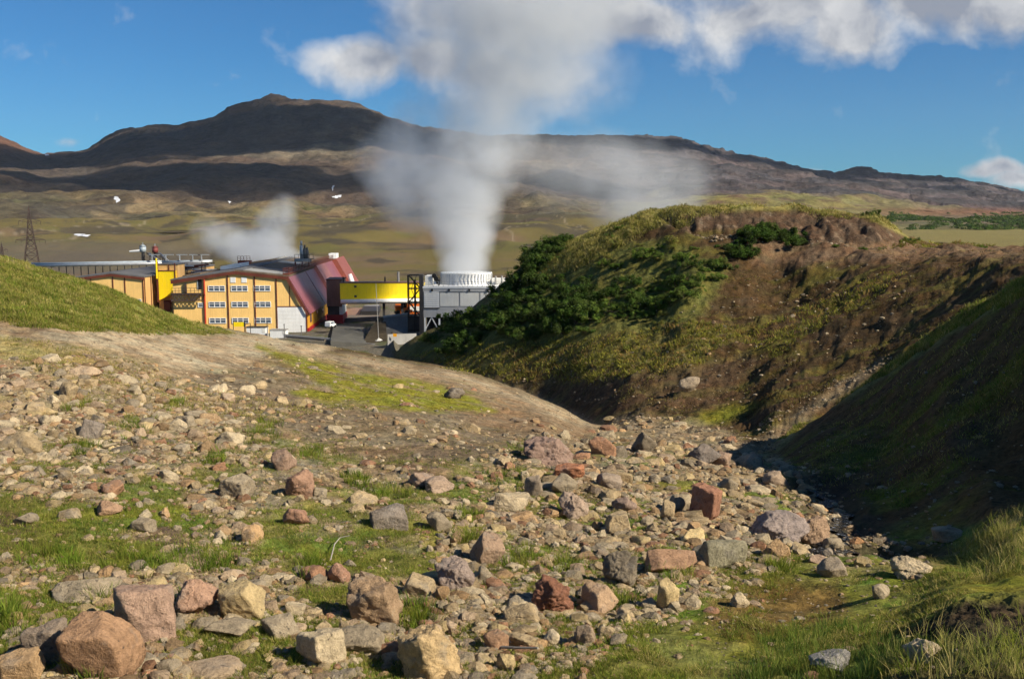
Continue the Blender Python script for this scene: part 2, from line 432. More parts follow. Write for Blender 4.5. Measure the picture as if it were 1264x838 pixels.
def ground_colour(x, y, z):
    px, py = project(x, y, z)
    wob = 14 * fbm(px, py, 60, 4, 81) + 6 * fbm(px, py, 14, 3, 83)
    def reg(poly, soft=10, amp=1.0): return sstep(-soft, soft, inpoly(px, py, poly) + wob * amp)
    n_big = fbm(x, y, 3.2, 5, 85); n_small = fbm(x, y, 0.7, 4, 87); n_mid = fbm(x, y, 1.6, 4, 89)
    c = lay(np.repeat(TAN[None], len(x), 0), sstep(-0.1, 0.35, n_small) * 0.7, GREY)
    c = lay(c, sstep(0.05, 0.3, n_mid) * 0.85, SOIL * 1.05)
    # green patches in the rubble
    gp = sstep(0.02, 0.22, n_big + 0.15 * n_small)
    low = sstep(520, 640, py)
    c = lay(c, gp * (0.35 + 0.6 * low), OLIVE)
    c = lay(c, sstep(0.12, 0.3, fbm(x, y, 2.4, 4, 91)) * low * 0.9, FRESH)
    c = lay(c, sstep(0.15, 0.32, fbm(x, y, 2.0, 4, 92)) * low * 0.7, MOSS * 0.9)
    # pale gravel field upper left
    c = lay(c, reg([(-400, 400), (0, 412), (110, 432), (230, 462), (300, 490), (250, 530), (100, 540), (0, 550), (-400, 560)], 14) * 0.8 * sstep(-0.35, 0.1, n_small), TAN * 1.12)
    c = lay(c, reg([(-400, 395), (0, 418), (100, 438), (150, 455), (90, 455), (0, 436), (-400, 425)], 6) * 0.8, STRAW)
    # dirt track and the bare spur
    c = lay(c, reg([(240, 470), (330, 455), (430, 490), (520, 500), (640, 515), (735, 530), (720, 560), (600, 565), (480, 545), (380, 540), (300, 520)], 12) * 0.75, (.175, .13, .082))
    c = lay(c, reg(ROAD, 8, 0.6), ROADC)
    c = lay(c, reg(ROAD, 8, 0.6) * sstep(0.0, 0.3, fbm(px * 0.45 + py * 0.9, py * 2.2 - px * 0.8, 30, 4, 93)) * 0.7, (.21, .155, .095))
    c = lay(c, reg([(330, 445), (480, 455), (620, 480), (735, 530), (690, 545), (600, 520), (480, 480), (380, 458)], 8, .6) * .7 * (1 - .6 * sstep(-.1, .2, n_mid)), (.225, .16, .095))
    c = lay(c, reg([(560, 505), (620, 500), (680, 510), (735, 530), (720, 545), (660, 545), (600, 525)], 8) * 0.75, (0.21, 0.14, 0.08))
    c = lay(c, reg([(318, 428), (350, 436), (430, 458), (520, 472), (570, 480), (612, 507), (540, 506), (470, 508), (415, 500), (360, 484), (400, 476), (370, 456)], 5, 0.5) * sstep(-0.5, 0.0, n_mid), MOSS)
    # left hill
    hill = reg([(-900, 100), (-300, 250), (0, 300), (130, 340), (262, 398), (285, 412), (215, 410), (120, 405), (40, 398), (-100, 385), (-900, 330)], 7, 0.6)
    c = lay(c, hill, OLIVE * 1.25)
    c = lay(c, hill * sstep(0.05, 0.3, n_big), STRAW * 0.55)
    c = lay(c, hill * sstep(0.1, 0.35, fbm(x, y, 2.2, 4, 95)), FRESH * 1.2)
    # lower right: moss, wet mud and grass
    lr = reg([(700, 760), (880, 700), (1000, 700), (1140, 690), (1280, 640), (1700, 600), (1700, 1200), (600, 1200), (620, 840)], 20)
    c = lay(c, lr * 0.9, OLIVE * 1.05)
    c = lay(c, lr * sstep(0.0, 0.25, n_mid), FRESH * 1.1)
    c = lay(c, lr * sstep(0.05, 0.25, fbm(x, y, 1.1, 4, 96)) * 0.7, MOSS)
    c = lay(c, reg([(880, 735), (960, 715), (1030, 725), (1050, 755), (980, 780), (900, 790), (850, 770)], 12) * 0.85, (0.15, 0.085, 0.03))
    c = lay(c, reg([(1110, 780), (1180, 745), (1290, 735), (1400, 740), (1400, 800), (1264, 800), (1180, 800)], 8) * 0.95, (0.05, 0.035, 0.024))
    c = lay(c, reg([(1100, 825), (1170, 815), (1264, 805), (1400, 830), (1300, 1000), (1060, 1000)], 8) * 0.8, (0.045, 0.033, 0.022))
    # dark soil patches in rubble
    c = lay(c, reg([(-60, 630), (30, 628), (50, 655), (30, 690), (-60, 695)], 8) * 0.9, SOIL * 0.8)
    c = lay(c, reg([(700, 605), (745, 602), (765, 618), (720, 625)], 6) * 0.8, SOIL * 0.9)
    c = lay(c, reg([(450, 560), (560, 548), (640, 560), (560, 572), (470, 575)], 8) * 0.7, SOIL)
    c = lay(c, reg([(400, 690), (470, 672), (540, 680), (545, 705), (480, 712), (410, 705)], 8) * 0.85, MOSS * 0.75)
    # gully floor beyond the boulders
    c = lay(c, reg([(740, 520), (800, 515), (870, 525), (930, 540), (960, 560), (900, 560), (820, 545), (750, 535)], 8) * 0.7 * (y > 28), (.22, .165, .10))
    # right slopes
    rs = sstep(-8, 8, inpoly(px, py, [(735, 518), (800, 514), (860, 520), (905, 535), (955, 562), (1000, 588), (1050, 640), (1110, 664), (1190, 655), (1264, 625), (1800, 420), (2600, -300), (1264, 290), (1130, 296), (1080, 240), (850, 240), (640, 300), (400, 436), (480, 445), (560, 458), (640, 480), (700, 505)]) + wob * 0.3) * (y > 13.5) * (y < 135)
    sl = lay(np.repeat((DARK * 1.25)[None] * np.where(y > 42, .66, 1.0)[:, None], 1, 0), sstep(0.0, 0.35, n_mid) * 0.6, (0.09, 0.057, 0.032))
    # streaks of thin green running down the bank
    al = fbm(x * 0.5 - y * 0.1, x * 0.1 + y * 1.7, 3.0, 4, 97)
    sl = lay(sl, sstep(0.0, 0.28, al) * np.where(y > 42, .45, .8), (0.14, 0.13, 0.022))
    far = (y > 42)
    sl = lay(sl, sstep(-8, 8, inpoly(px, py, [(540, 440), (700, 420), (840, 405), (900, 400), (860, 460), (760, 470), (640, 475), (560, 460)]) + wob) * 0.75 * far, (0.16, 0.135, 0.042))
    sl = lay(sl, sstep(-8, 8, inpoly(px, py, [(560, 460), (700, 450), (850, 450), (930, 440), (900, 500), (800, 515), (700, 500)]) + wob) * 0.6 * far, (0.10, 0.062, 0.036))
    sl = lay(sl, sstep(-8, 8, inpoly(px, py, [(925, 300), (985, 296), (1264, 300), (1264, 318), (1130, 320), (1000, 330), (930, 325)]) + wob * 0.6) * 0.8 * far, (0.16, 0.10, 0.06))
    # grass on the knoll and light edge of the near bank
    sl = lay(sl, sstep(-5, 5, inpoly(px, py, [(735, 262), (850, 240), (1016, 240), (1080, 252), (1130, 285), (1120, 292), (1060, 262), (980, 258), (860, 262), (800, 280), (745, 305), (690, 330), (650, 350), (640, 330), (690, 300)]) + wob * 0.4) * far, (0.27, 0.235, 0.075))
    sl = lay(sl, sstep(-8, 8, inpoly(px, py, [(480, 436), (560, 400), (640, 340), (740, 300), (840, 300), (900, 330), (860, 400), (700, 425), (560, 440)]) + wob) * 0.8 * far, (0.12, 0.12, 0.03))
    sl = lay(sl, sstep(-4, 5, inpoly(px, py, [(1000, 500), (1080, 458), (1180, 396), (1290, 330), (1400, 262), (1400, 275), (1290, 350), (1180, 410), (1085, 472), (1005, 515), (960, 560), (945, 545)]) + wob * 0.35) * 0.8 * (y < 42), (0.20, 0.19, 0.07))
    sl = lay(sl, sstep(-4, 6, inpoly(px, py, [(930, 545), (1000, 495), (1090, 440), (1090, 452), (1010, 510), (950, 560)]) + wob * 0.4) * 0.8, (0.20, 0.145, 0.085))
    sl = lay(sl, sstep(-4, 6, inpoly(px, py, [(840, 520), (900, 498), (950, 492), (930, 508), (880, 528)]) + wob * 0.4), MOSS * 0.7)
    ck = sstep(-3, 4, inpoly(px, py, KNOLL_CUT) + wob * 0.25) * far
    sl = lay(sl, ck, (0.085, 0.054, 0.034)); sl = lay(sl, ck * sstep(0.15, 0.35, n_small) * .7, (0.20, 0.145, 0.095))
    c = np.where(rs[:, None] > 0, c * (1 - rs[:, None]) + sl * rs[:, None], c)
    # wet bed
    sd = seg_dist(x, y, SP3)
    c = lay(c, (1 - sstep(0.5, 1.1, sd)) * 0.85, (0.05, 0.038, 0.028))
    # far plain and yard
    pl = sstep(100, 135, y)
    k1 = fbm(x, y * 0.55, 60, 5, 101); k2 = fbm(x, y * 0.6, 170, 4, 103)
    p = lay(np.repeat(OCHRE[None] * 1.1, len(x), 0), sstep(0.05, 0.3, k1) * .8, (0.115, 0.108, 0.036))
    p = lay(p, sstep(0.05, 0.25, k2), (0.15, 0.105, 0.06))
    p = lay(p, sstep(0.10, 0.28, fbm(x, y * .6, 45, 5, 105)) * 0.85, (0.06, 0.05, 0.036)); p = lay(p, sstep(.02, .2, fbm(x, y * .5, 120, 5, 106)) * .75 * (x < 150), (0.062, 0.052, 0.038))
    p = lay(p, (1 - sstep(0.0, 0.012, np.abs(fbm(x, y * 0.5, 200, 3, 107)))) * 0.6, (0.28, 0.23, 0.16))
    yard = sstep(150, 175, y) * (1 - sstep(330, 420, y)) * (px < 660)
    p = lay(p, yard * 0.9, (0.13, 0.115, 0.09))
    p = lay(p, yard * sstep(0.05, 0.2, fbm(x, y, 9, 4, 109)) * 0.8, (0.075, 0.085, 0.03))
    p = lay(p, sstep(420, 520, y) * sstep(900, 700, y) * (px < 260) * 0.75, (0.12, 0.10, 0.075))
    p = lay(p, (px > 1000) * sstep(150, 250, y) * 0.8, (0.20, 0.17, 0.06))
    c = c * (1 - pl[:, None]) + p * pl[:, None]
    return np.clip(c, 0.008, 0.6)

def build_ground():
    q_in = np.linspace(-0.56, 0.56, 860)
    q = np.concatenate([np.linspace(-1.1, -0.56, 90)[:-1], q_in, np.linspace(0.56, 1.3, 110)[1:]])
    f = (q - QT[0]) / (QT[1] - QT[0]); i = f.astype(int); t = (f - i)[:, None]
    Yk = YT[i] * (1 - t) + YT[np.minimum(i + 1, len(QT) - 1)] * t
    per = [30, 110, 90, 80, 70, 26, 55, 70, 30, 26, 30, 30, 26, 22]
    rows = []
    for k in range(NF - 1):
        s = np.arange(per[k]) / per[k]
        a = Yk[:, k][:, None]; b = Yk[:, k + 1][:, None]
        rows.append(a * (b / a) ** s[None, :])
    rows.append(Yk[:, -1][:, None])
    Y = np.concatenate(rows, 1); X = Y * q[:, None]
    nq, ny = Y.shape
    x = X.ravel(); y = Y.ravel(); z = height(x, y)
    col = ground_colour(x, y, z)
    idx = np.arange(nq * ny).reshape(nq, ny)
    fc = np.stack([idx[:-1, :-1], idx[1:, :-1], idx[1:, 1:], idx[:-1, 1:]], -1).reshape(-1, 4)
    me = np_mesh('ground', np.stack([x, y, z], 1), fc, True, col)
    o = link('ground', me, mat_terrain('ground_soil', (2.2, 9.0, 34.0), 0.9, 0.12, 0.42))
    tag(o, 'stony volcanic ground with moss, bare earth and a gully running down to the plain', kind='structure')
    return o

# ------------------------------------------------------------------ mountains
MF = 8
def mcols():
    C = {}
    def put(px, sky, m):   # m: (py1,py2,py3,py4) for depth 1650, 2150, 2750, 3350
        C[px] = [(1150, 'z', -22 if px > 700 else -16), (1300, 279 if px < 800 else 282), (1650, m[0]), (2150, m[1]), (2750, m[2]), (3350, m[3]), (3950, sky), (5600, 'z', 60)]
    put(-700, 150, (255, 230, 205, 180)); put(-200, 130, (258, 236, 210, 172))
    put(0, 168, (261, 240, 216, 192)); put(60, 188, (262, 243, 222, 206)); put(95, 187, (262, 244, 222, 202))
    put(150, 161, (260, 243, 220, 193)); put(240, 147, (256, 240, 215, 190)); put(275, 134, (256, 239, 213, 188)); put(282, 128, (256, 239, 213, 188)); put(318, 122, (256, 238, 212, 186)); put(326, 119, (256, 238, 211, 185)); put(336, 117, (256, 238, 210, 184)); put(350, 119, (256, 238, 210, 184)); put(360, 122, (257, 239, 210, 184))
    put(380, 125, (258, 240, 210, 183)); put(402, 123, (260, 242, 210, 182)); put(432, 126, (262, 244, 210, 182)); put(470, 140, (264, 246, 212, 186)); put(510, 153, (266, 248, 214, 190))
    put(560, 163, (268, 250, 217, 194)); put(620, 168, (269, 251, 219, 198)); put(720, 168, (270, 250, 220, 200)); put(800, 170, (268, 245, 220, 202)); put(842, 171, (262, 235, 216, 203))
    put(880, 183, (258, 233, 217, 205)); put(920, 192, (258, 235, 220, 209)); put(960, 201, (260, 240, 224, 213)); put(1030, 213, (264, 248, 233, 222)); put(1060, 208, (266, 250, 236, 224)); put(1100, 214, (268, 252, 240, 228))
    put(1150, 219, (269, 256, 245, 233)); put(1200, 225, (270, 259, 248, 238)); put(1264, 238, (271, 262, 255, 247)); put(1340, 255, (272, 266, 263, 260)); put(1500, 264, (274, 270, 268, 266)); put(2300, 268, (275, 273, 271, 270))
    return C

def build_mountains():
    C = mcols(); pxs = sorted(C)
    q = np.concatenate([np.linspace(-1.08, -0.56, 110)[:-1], np.linspace(-0.56, 0.56, 900), np.linspace(0.56, 1.3, 110)[1:]])
    Yk = np.zeros((len(q), MF)); Zk = np.zeros((len(q), MF))
    for k in range(MF):
        qs, ys, zs = [], [], []
        for p in pxs:
            r = C[p][k]
            if len(r) == 3: qq = (p - 632.0) / F; y, z = r[0], r[2]
            else: qq, s = ray(p, r[1]); y = r[0]; z = float(s) * y; qq = float(qq)
            qs.append(qq); ys.append(y); zs.append(z)
        Yk[:, k] = pchip(qs, ys, q); Zk[:, k] = pchip(qs, zs, q)
    per = [14, 40, 50, 60, 60, 60, 20]
    Ys, Zs = [], []
    H = np.diff(Yk, axis=1); D = np.diff(Zk, axis=1) / H
    M = np.zeros_like(Zk); M[:, 1:-1] = 0.5 * (D[:, 1:] + D[:, :-1]); M[:, 0] = D[:, 0]; M[:, -1] = D[:, -1]
    M[:, MF - 2] = D[:, MF - 3] * 0.5
    for k in range(MF - 1):
        s = (np.arange(per[k]) / per[k])[None, :]
        h = H[:, k][:, None]
        Ys.append(Yk[:, k][:, None] + h * s)
        Zs.append(Zk[:, k][:, None] * (1 + 2 * s) * (1 - s) ** 2 + M[:, k][:, None] * h * s * (1 - s) ** 2
                  + Zk[:, k + 1][:, None] * s * s * (3 - 2 * s) + M[:, k + 1][:, None] * h * s * s * (s - 1))
    Ys.append(Yk[:, -1:]); Zs.append(Zk[:, -1:])
    Y = np.concatenate(Ys, 1); Z = np.concatenate(Zs, 1); X = Y * q[:, None]
    nq, ny = Y.shape
    x, y, z = X.ravel(), Y.ravel(), Z.ravel()
    px, py = project(x, y, z)
    up = sstep(1300, 2400, y)
    low = sstep(1150, 1400, y) * (1 - sstep(2000, 2700, y))
    left = 1 - sstep(650, 820, px)
    hz = sstep(3300, 3800, y)
    z = z + up * (1 - 0.6 * hz) * (55 * (ridged(x, y, 800, 5, 201) - 0.62) + 14 * fbm(x, y, 150, 4, 203)) + hz * (9 * fbm(x, y, 110, 5, 205) + 7 * (ridged(x, y * .3, 60, 3, 206) - .6)) + low * left * (24 * fbm(x, y, 330, 4, 207) + 34 * (ridged(x, y * 0.8, 420, 4, 208) - 0.6))
    z = z + low * (1 - left) * 9 * fbm(x, y, 260, 4, 209)
    # rock bands (lava ledges) on the right-hand range
    band = sstep(0.0, 0.10, fbm(x * 0.5 + 0.4 * y, z * 3.2 + y * 0.2, 90, 5, 211)) * sstep(2100, 2500, y) * (1 - left)
    z = z + band * 6
    px, py = project(x, y, z)
    n1 = fbm(x, y * 0.6, 210, 5, 221); n2 = fbm(x, y, 70, 5, 223); n3 = fbm(x, y * 0.5, 480, 4, 225)
    c = np.repeat(np.array((0.075, 0.057, 0.045))[None], len(x), 0)
    c = lay(c, sstep(0, 0.3, n1) * 0.6, (0.05, 0.040, 0.034)); c = lay(c, sstep(0.05, 0.3, n2) * 0.5, (0.10, 0.074, 0.052))
    ft = left * (1 - sstep(1800, 2450, y + 250 * n1))
    c = lay(c, ft, (0.10, 0.083, 0.052)); c = lay(c, ft * sstep(-0.05, 0.25, n3) * .8, (0.125, 0.112, 0.036)); c = lay(c, ft * sstep(0.08, 0.28, n2) * 0.8, (0.055, 0.042, 0.034)); c = lay(c, ft * sstep(.0, .2, fbm(x, y * .5, 260, 4, 228)) * .7, (0.058, 0.047, 0.036))
    c = lay(c, ft * sstep(0.08, 0.25, fbm(x, y * 0.7, 130, 4, 227)) * 0.7, (0.21, 0.155, 0.085))
    # ochre bench across the left mountain, its sunlit stripe painted in as paler colour
    bn = left * np.exp(-((y - 3260 - 130 * n1) / 75.0) ** 2) * sstep(150, 330, px)
    c = lay(c, bn * 0.8, (0.18, 0.14, 0.092))
    c = lay(c, left * np.exp(-((px - 450) / 60.0) ** 2 - ((py - 178) / 24.0) ** 2) * 0.9 * sstep(-0.2, 0.2, n2), (0.19, 0.13, 0.078))
    c = lay(c, (1 - sstep(40, 110, px)) * sstep(2900, 3500, y) * 0.8, (0.13, 0.07, 0.045))
    # right-hand range: grass skirt, violet scree, dark ledges
    r = 1 - left
    c = lay(c, r, (0.092, 0.075, 0.076)); c = lay(c, r * sstep(0, 0.3, n1) * 0.7, (0.072, 0.058, 0.060)); c = lay(c, band * 0.85, (0.045, 0.042, 0.045))
    sk = r * (1 - sstep(2150, 2500, y + 450 * n1)) * (1 - sstep(960, 1230, px + 60 * n2) * 0.6)
    c = lay(c, sk, (0.175, 0.155, 0.055)); c = lay(c, sk * sstep(0, 0.25, n2), (0.145, 0.10, 0.06))
    c = lay(c, r * np.exp(-((py - 262) / 5.0) ** 2) * sstep(1050, 1150, px) * 0.7, (0.19, 0.085, 0.05))
    c = lay(c, r * (1 - sstep(1250, 1400, y)) * sstep(900, 1000, px), (0.155, 0.14, 0.06))
    idx = np.arange(nq * ny).reshape(nq, ny)
    fc = np.stack([idx[:-1, :-1], idx[1:, :-1], idx[1:, 1:], idx[:-1, 1:]], -1).reshape(-1, 4)
    me = np_mesh('mountains', np.stack([x, y, z], 1), fc, True, c)
    o = link('mountains', me, mat_terrain('mountain_scree', (0.012, 0.05, 0.18), 0.9, 12.0, 0.34))
    tag(o, 'bare brown volcanic mountains with ochre foothills along the horizon', kind='structure')
    return (x.reshape(nq, ny), y.reshape(nq, ny), z.reshape(nq, ny))

ground = build_ground()
MTN = build_mountains()
_mx, _my, _mz = MTN
_mpx, _mpy = project(_mx, _my, _mz)
def mhit(px, py, yc=None):
    """nearest mountain vertex seen at a picture point, the front-most one"""
    d = np.hypot(_mpx - px, _mpy - py)
    if yc is not None:
        k = np.unravel_index(np.argmin(d + np.where(np.abs(_my - yc) < 260, 0, 1e6)), d.shape)
        return Vector((_mx[k], _my[k], _mz[k]))
    y = np.where(d < 3.0, _my, 1e9)
    k = np.unravel_index(np.argmin(y if (d < 3.0).any() else d), d.shape)
    return Vector((_mx[k], _my[k], _mz[k]))
# ------------------------------------------------------------------ power plant materials
M = dict(
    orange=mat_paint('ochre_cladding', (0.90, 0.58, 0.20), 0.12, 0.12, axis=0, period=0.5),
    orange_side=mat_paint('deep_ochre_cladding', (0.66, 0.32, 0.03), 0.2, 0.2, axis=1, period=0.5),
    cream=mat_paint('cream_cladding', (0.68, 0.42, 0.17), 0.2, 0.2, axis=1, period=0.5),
    yellow=mat_paint('yellow_cladding', (0.95, 0.70, 0.01), 0.15, 0.08, axis=0, period=0.55),
    maroon=mat_paint('maroon_roof_sheet', (0.26, 0.085, 0.10), 0.5, 0.3, axis=1, period=0.6, rough=0.42, spec=0.5),
    pinkroof=mat_paint('faded_pink_roof_sheet', (0.36, 0.14, 0.12), 0.5, 0.3, axis=1, period=0.6, rough=0.45, spec=0.5),
    redroof=mat_paint('rust_red_roof_sheet', (0.30, 0.085, 0.055), 0.5, 0.3, axis=1, period=0.6, rough=0.45, spec=0.5),
    rust=mat_paint('red_brown_trim', (0.16, 0.045, 0.025), 0, 0.4),
    brown=mat_paint('brown_cladding', (0.21, 0.11, 0.085), 0.3, 0.3, axis=0, period=0.5),
    red=mat_paint('red_plinth', (0.36, 0.018, 0.02), 0, 0.25),
    roof=mat_paint('grey_roof_felt', (0.15, 0.148, 0.15), 0, 0.35, rough=0.85, spec=0.1),
    oldroof=mat_paint('weathered_brown_roof', (0.20, 0.15, 0.105), 0, 0.5, rough=0.85, spec=0.1),
    paleroof=mat_paint('pale_roof_panel', (0.36, 0.35, 0.32), 0, 0.35, rough=0.6),
    white=mat_paint('white_paint', (0.80, 0.80, 0.78), 0, 0.15),
    panel=mat_paint('pale_grey_panel', (0.70, 0.69, 0.64), 0, 0.1),
    grey=mat_paint('grey_cladding', (0.44, 0.44, 0.44), 0.2, 0.15, axis=0, period=0.4),
    dark=mat_paint('dark_grey_steel', (0.045, 0.042, 0.042), 0, 0.4),
    black=mat_paint('black_steel', (0.012, 0.012, 0.013), 0, 0.3),
    steel=mat_paint('galvanised_pipe', (0.46, 0.47, 0.48), 0, 0.25, rough=0.35, spec=0.5, metal=0.35),
    concrete=mat_paint('concrete', (0.34, 0.33, 0.31), 0, 0.25, rough=0.9, spec=0.1),
    cement=mat_paint('dark_concrete', (0.14, 0.135, 0.13), 0, 0.25, rough=0.9, spec=0.1),
    asphalt=mat_paint('asphalt_yard', (0.12, 0.115, 0.10), 0, 0.3, rough=0.9, spec=0.1),
    terrace=mat_paint('paved_terrace', (0.26, 0.215, 0.17), 0, 0.3, rough=0.9, spec=0.1),
    vehicle=mat_paint('orange_machine_paint', (0.75, 0.16, 0.01), 0, 0.2, rough=0.4, spec=0.5),
    lattice=mat_paint('rusty_lattice_steel', (0.075, 0.05, 0.04), 0, 0.4),
    snow=mat_paint('old_snow', (0.62, 0.64, 0.68), 0, 0.12, rough=0.8, spec=0.1),
    tankred=mat_paint('dull_red_tank', (0.24, 0.06, 0.05), 0, 0.3),
    tankblue=mat_paint('pale_blue_tank', (0.40, 0.46, 0.50), 0, 0.3, rough=0.4, spec=0.5),
)
_g = NT('window_glass'); M['glass'] = _g.finish((0.10, 0.13, 0.17), 0.12, spec=0.6)

# ------------------------------------------------------------------ main hall
RZ = math.atan2(0.056, 1.0)
def frame_at(px, py, Y): return at(px, py, Y)
S = 225.0 / F
HO = at(379, 410, 225)
hall = empty('power_station_hall', HO, RZ)
tag(hall, 'long ochre power station hall with grey gable roof and steep maroon roof slope', 'industrial building')
GABLE = [(-15.7, 13.9), (-4.0, 12.6)]
mb = MB(); mb.prism([(-22.6, -5), (0.1, -5), (0.1, 5.1), (-4.0, 12.6), (-15.7, 13.9), (-22.6, 12.95)], 0, 96); mb.build('wall', M['orange'], hall)
mb = MB(); mb.prism([(-29.6, -5), (-22.62, -5), (-22.62, 12.85), (-29.6, 11.85)], .06, 96); mb.build('wing_wall', M['orange'], hall)
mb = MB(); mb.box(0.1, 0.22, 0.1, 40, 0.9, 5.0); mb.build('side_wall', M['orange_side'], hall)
mb = MB(); mb.box(0.1, 0.45, 0.1, 40, -5, 0.9); mb.build('plinth', M['red'], hall)
# roof slabs
mb = MB(); mb.prism([(-15.7, 13.92), (-15.7, 14.2), (-30.0, 12.15), (-30.0, 11.87)], -0.4, 97); lroof = mb.build('roof', M['roof'], hall)
mb = MB(); mb.prism([(-15.7, 13.92), (-3.6, 12.6), (-3.6, 12.86), (-15.7, 14.2)], -0.4, 97); rroof = mb.build('roof', M['oldroof'], hall)
def on_roof(u0, u1, v0, v1, m, name, parent, h=0.12):
    f = lambda u: 14.2 - (u + 15.7) * (1.34 / 12.1) if u > -15.7 else 14.2 + (u + 15.7) * (2.05 / 14.3)
    b = MB(); b.quadbox([(u0, v0, f(u0) + .02), (u1, v0, f(u1) + .02), (u1, v1, f(u1) + .02), (u0, v1, f(u0) + .02), (u0, v0, f(u0) + h), (u1, v0, f(u1) + h), (u1, v1, f(u1) + h), (u0, v1, f(u0) + h)])
    return b.build(name, m, parent)
on_roof(-15.2, -4.2, 1, 9, M['paleroof'], 'roof_panel', rroof)
on_roof(-15.2, -4.2, 11, 17, M['roof'], 'roof_panel', rroof)
on_roof(-15.3, -4.4, 44, 52, M['paleroof'], 'roof_panel', rroof)
on_roof(-15.6, -13.9, -0.3, 96, M['roof'], 'roof_panel', rroof, 0.2)
on_roof(-24.5, -19.5, 24, 34, M['white'], 'skylight', lroof, 0.9)
on_roof(-29, -25, 6, 26, M['oldroof'], 'roof_panel', lroof, 0.3)
on_roof(-27, -17, 52, 70, M['oldroof'], 'roof_panel', lroof, 0.35)
on_roof(-18.6, -16.4, 60, 75, M['paleroof'], 'roof_panel', lroof, 0.5)
# front fascia
mb = MB(); mb.prism([(-22.7, 12.2), (-15.7, 13.2), (-3.7, 11.9), (-3.7, 12.58), (-15.7, 13.9), (-22.7, 12.9)], -0.5, -0.02); mb.build('fascia', M['rust'], hall)
mb = MB(); mb.prism([(-29.9, 11.1), (-22.7, 12.2), (-22.72, 12.9), (-29.9, 11.86)], -.5, -.02); mb.build('fascia', M['rust'], hall)
# steep roof slope of five sheets, stepping up to the back
def slope(v0, v1, lift, m):
    b = MB(); dn = Vector((7.5, 4.1)).normalized() * lift
    a, c = Vector((-4.05 - 0.1, 12.66)), Vector((0.75, 4.1))
    b.prism([(a.x + dn.x * .05, a.y + .02), (c.x + dn.x * .05, c.y), (c.x + dn.x, c.y + dn.y), (a.x + dn.x, a.y + dn.y)], v0, v1)
    return b.build('roof_slope', m, hall)
slope(-0.45, 14.0, 0.35, M['maroon']); slope(14.02, 25.0, 0.22, M['pinkroof']); slope(25.02, 40, 0.32, M['maroon'])
slope(40.02, 57, 1.2, M['pinkroof']); slope(57.02, 76, 0.9, M['maroon']); slope(76.02, 97, 2.2, M['redroof'])
mb = MB(); mb.prism([(-4.35, 12.0), (0.05, 4.0), (0.55, 4.0), (-3.75, 12.4)], -0.6, -0.46); mb.build('verge', M['rust'], hall)
# walkway along the eaves, with posts
mb = MB(); mb.box(-5.2, -3.9, 0.5, 96, 13.0, 13.3)
for v in np.arange(1, 96, 2.4): mb.bar((-3.95, v, 13.3), (-3.95, v, 14.4), 0.10); mb.bar((-5.15, v, 13.3), (-5.15, v, 14.4), 0.10)
for hgt in (13.85, 14.4): mb.bar((-3.95, 0.5, hgt), (-3.95, 96, hgt), 0.09); mb.bar((-5.15, 0.5, hgt), (-5.15, 96, hgt), 0.09)
mb.build('eaves_walkway', M['rust'], hall)
mb = MB(); mb.box(-5.4, -3.0, 84, 90, 13.3, 14.9); mb.build('roof_hatch', M['white'], hall, bevel=0.08)
# trim pilasters and drainpipes
mb = MB()
for u in (-17.45, -11.45): mb.box(u - .14, u + .14, -0.16, 0.0, -3, 13.2 if u < -12 else 12.8)
mb.box(-6.75, -6.5, -0.16, 0.0, -3, 12.3); mb.box(-0.13, 0.13, -0.2, 0.02, -3, 5.05); mb.box(-6.7, 0.1, -0.14, 0.0, 5.75, 5.95); mb.box(-3.75, -3.62, -0.08, 0.0, 5.95, 12.1)
mb.build('pilaster_trim', M['rust'], hall)
mb = MB(); mb.tube((-22.6, -0.2, -3), (-22.6, -0.2, 12.4), 0.2, 8); mb.build('drainpipe', mat_paint('red_drainpipe', (0.45, 0.05, 0.02), 0, 0.2), hall)
def window(u, w, ww, hh, n, parent, v=0.0, side=False):
    f = MB(); d = 0.14
    f.box(u - ww / 2, u + ww / 2, v - d, v - .02, w - hh / 2, w - hh / 2 + .13); f.box(u - ww / 2, u + ww / 2, v - d, v - .02, w + hh / 2 - .13, w + hh / 2)
    for i in range(n + 1):
        x = u - ww / 2 + .07 + (ww - .14) * i / n
        f.box(x - .08, x + .08, v - d + .005, v - .03, w - hh / 2 + .13, w + hh / 2 - .13)
    o = f.build('window', M['white'], parent)
    p = MB(); p.box(u - ww / 2 + .02, u + ww / 2 - .02, v - .05, v - .012, w - hh / 2 + .02, w + hh / 2 - .02); p.build('pane', M['glass'], o)
    l = MB(); l.box(u - ww / 2, u + ww / 2, v - d - .02, v - d + .004, w + hh * .08, w + hh * .08 + .1); l.build('transom', M['white'], o)
    return o
for w in (10.0, 6.4, 2.75):
    for u in (-19.9, -14.85, -9.8): window(u, w, 3.75, 1.3, 3, hall)
for u in (-16.2, -13.75):
    f = MB(); f.box(u - .6, u + .6, -0.1, -.01, 11.3, 12.5); f.build('shutter', M['white'], hall, bevel=.03)
window(-23.6, 6.3, 1.15, 1.1, 1, hall, v=.06)
mb = MB(); mb.box(-24.0, -23.2, -.06, .05, 9.9, 12.0); d_ = mb.build('wing_door', M['black'], hall)
mb = MB(); mb.box(-24.15, -24.0, -.09, .05, 9.9, 12.1); mb.build('door_jamb', M['tankblue'], d_)
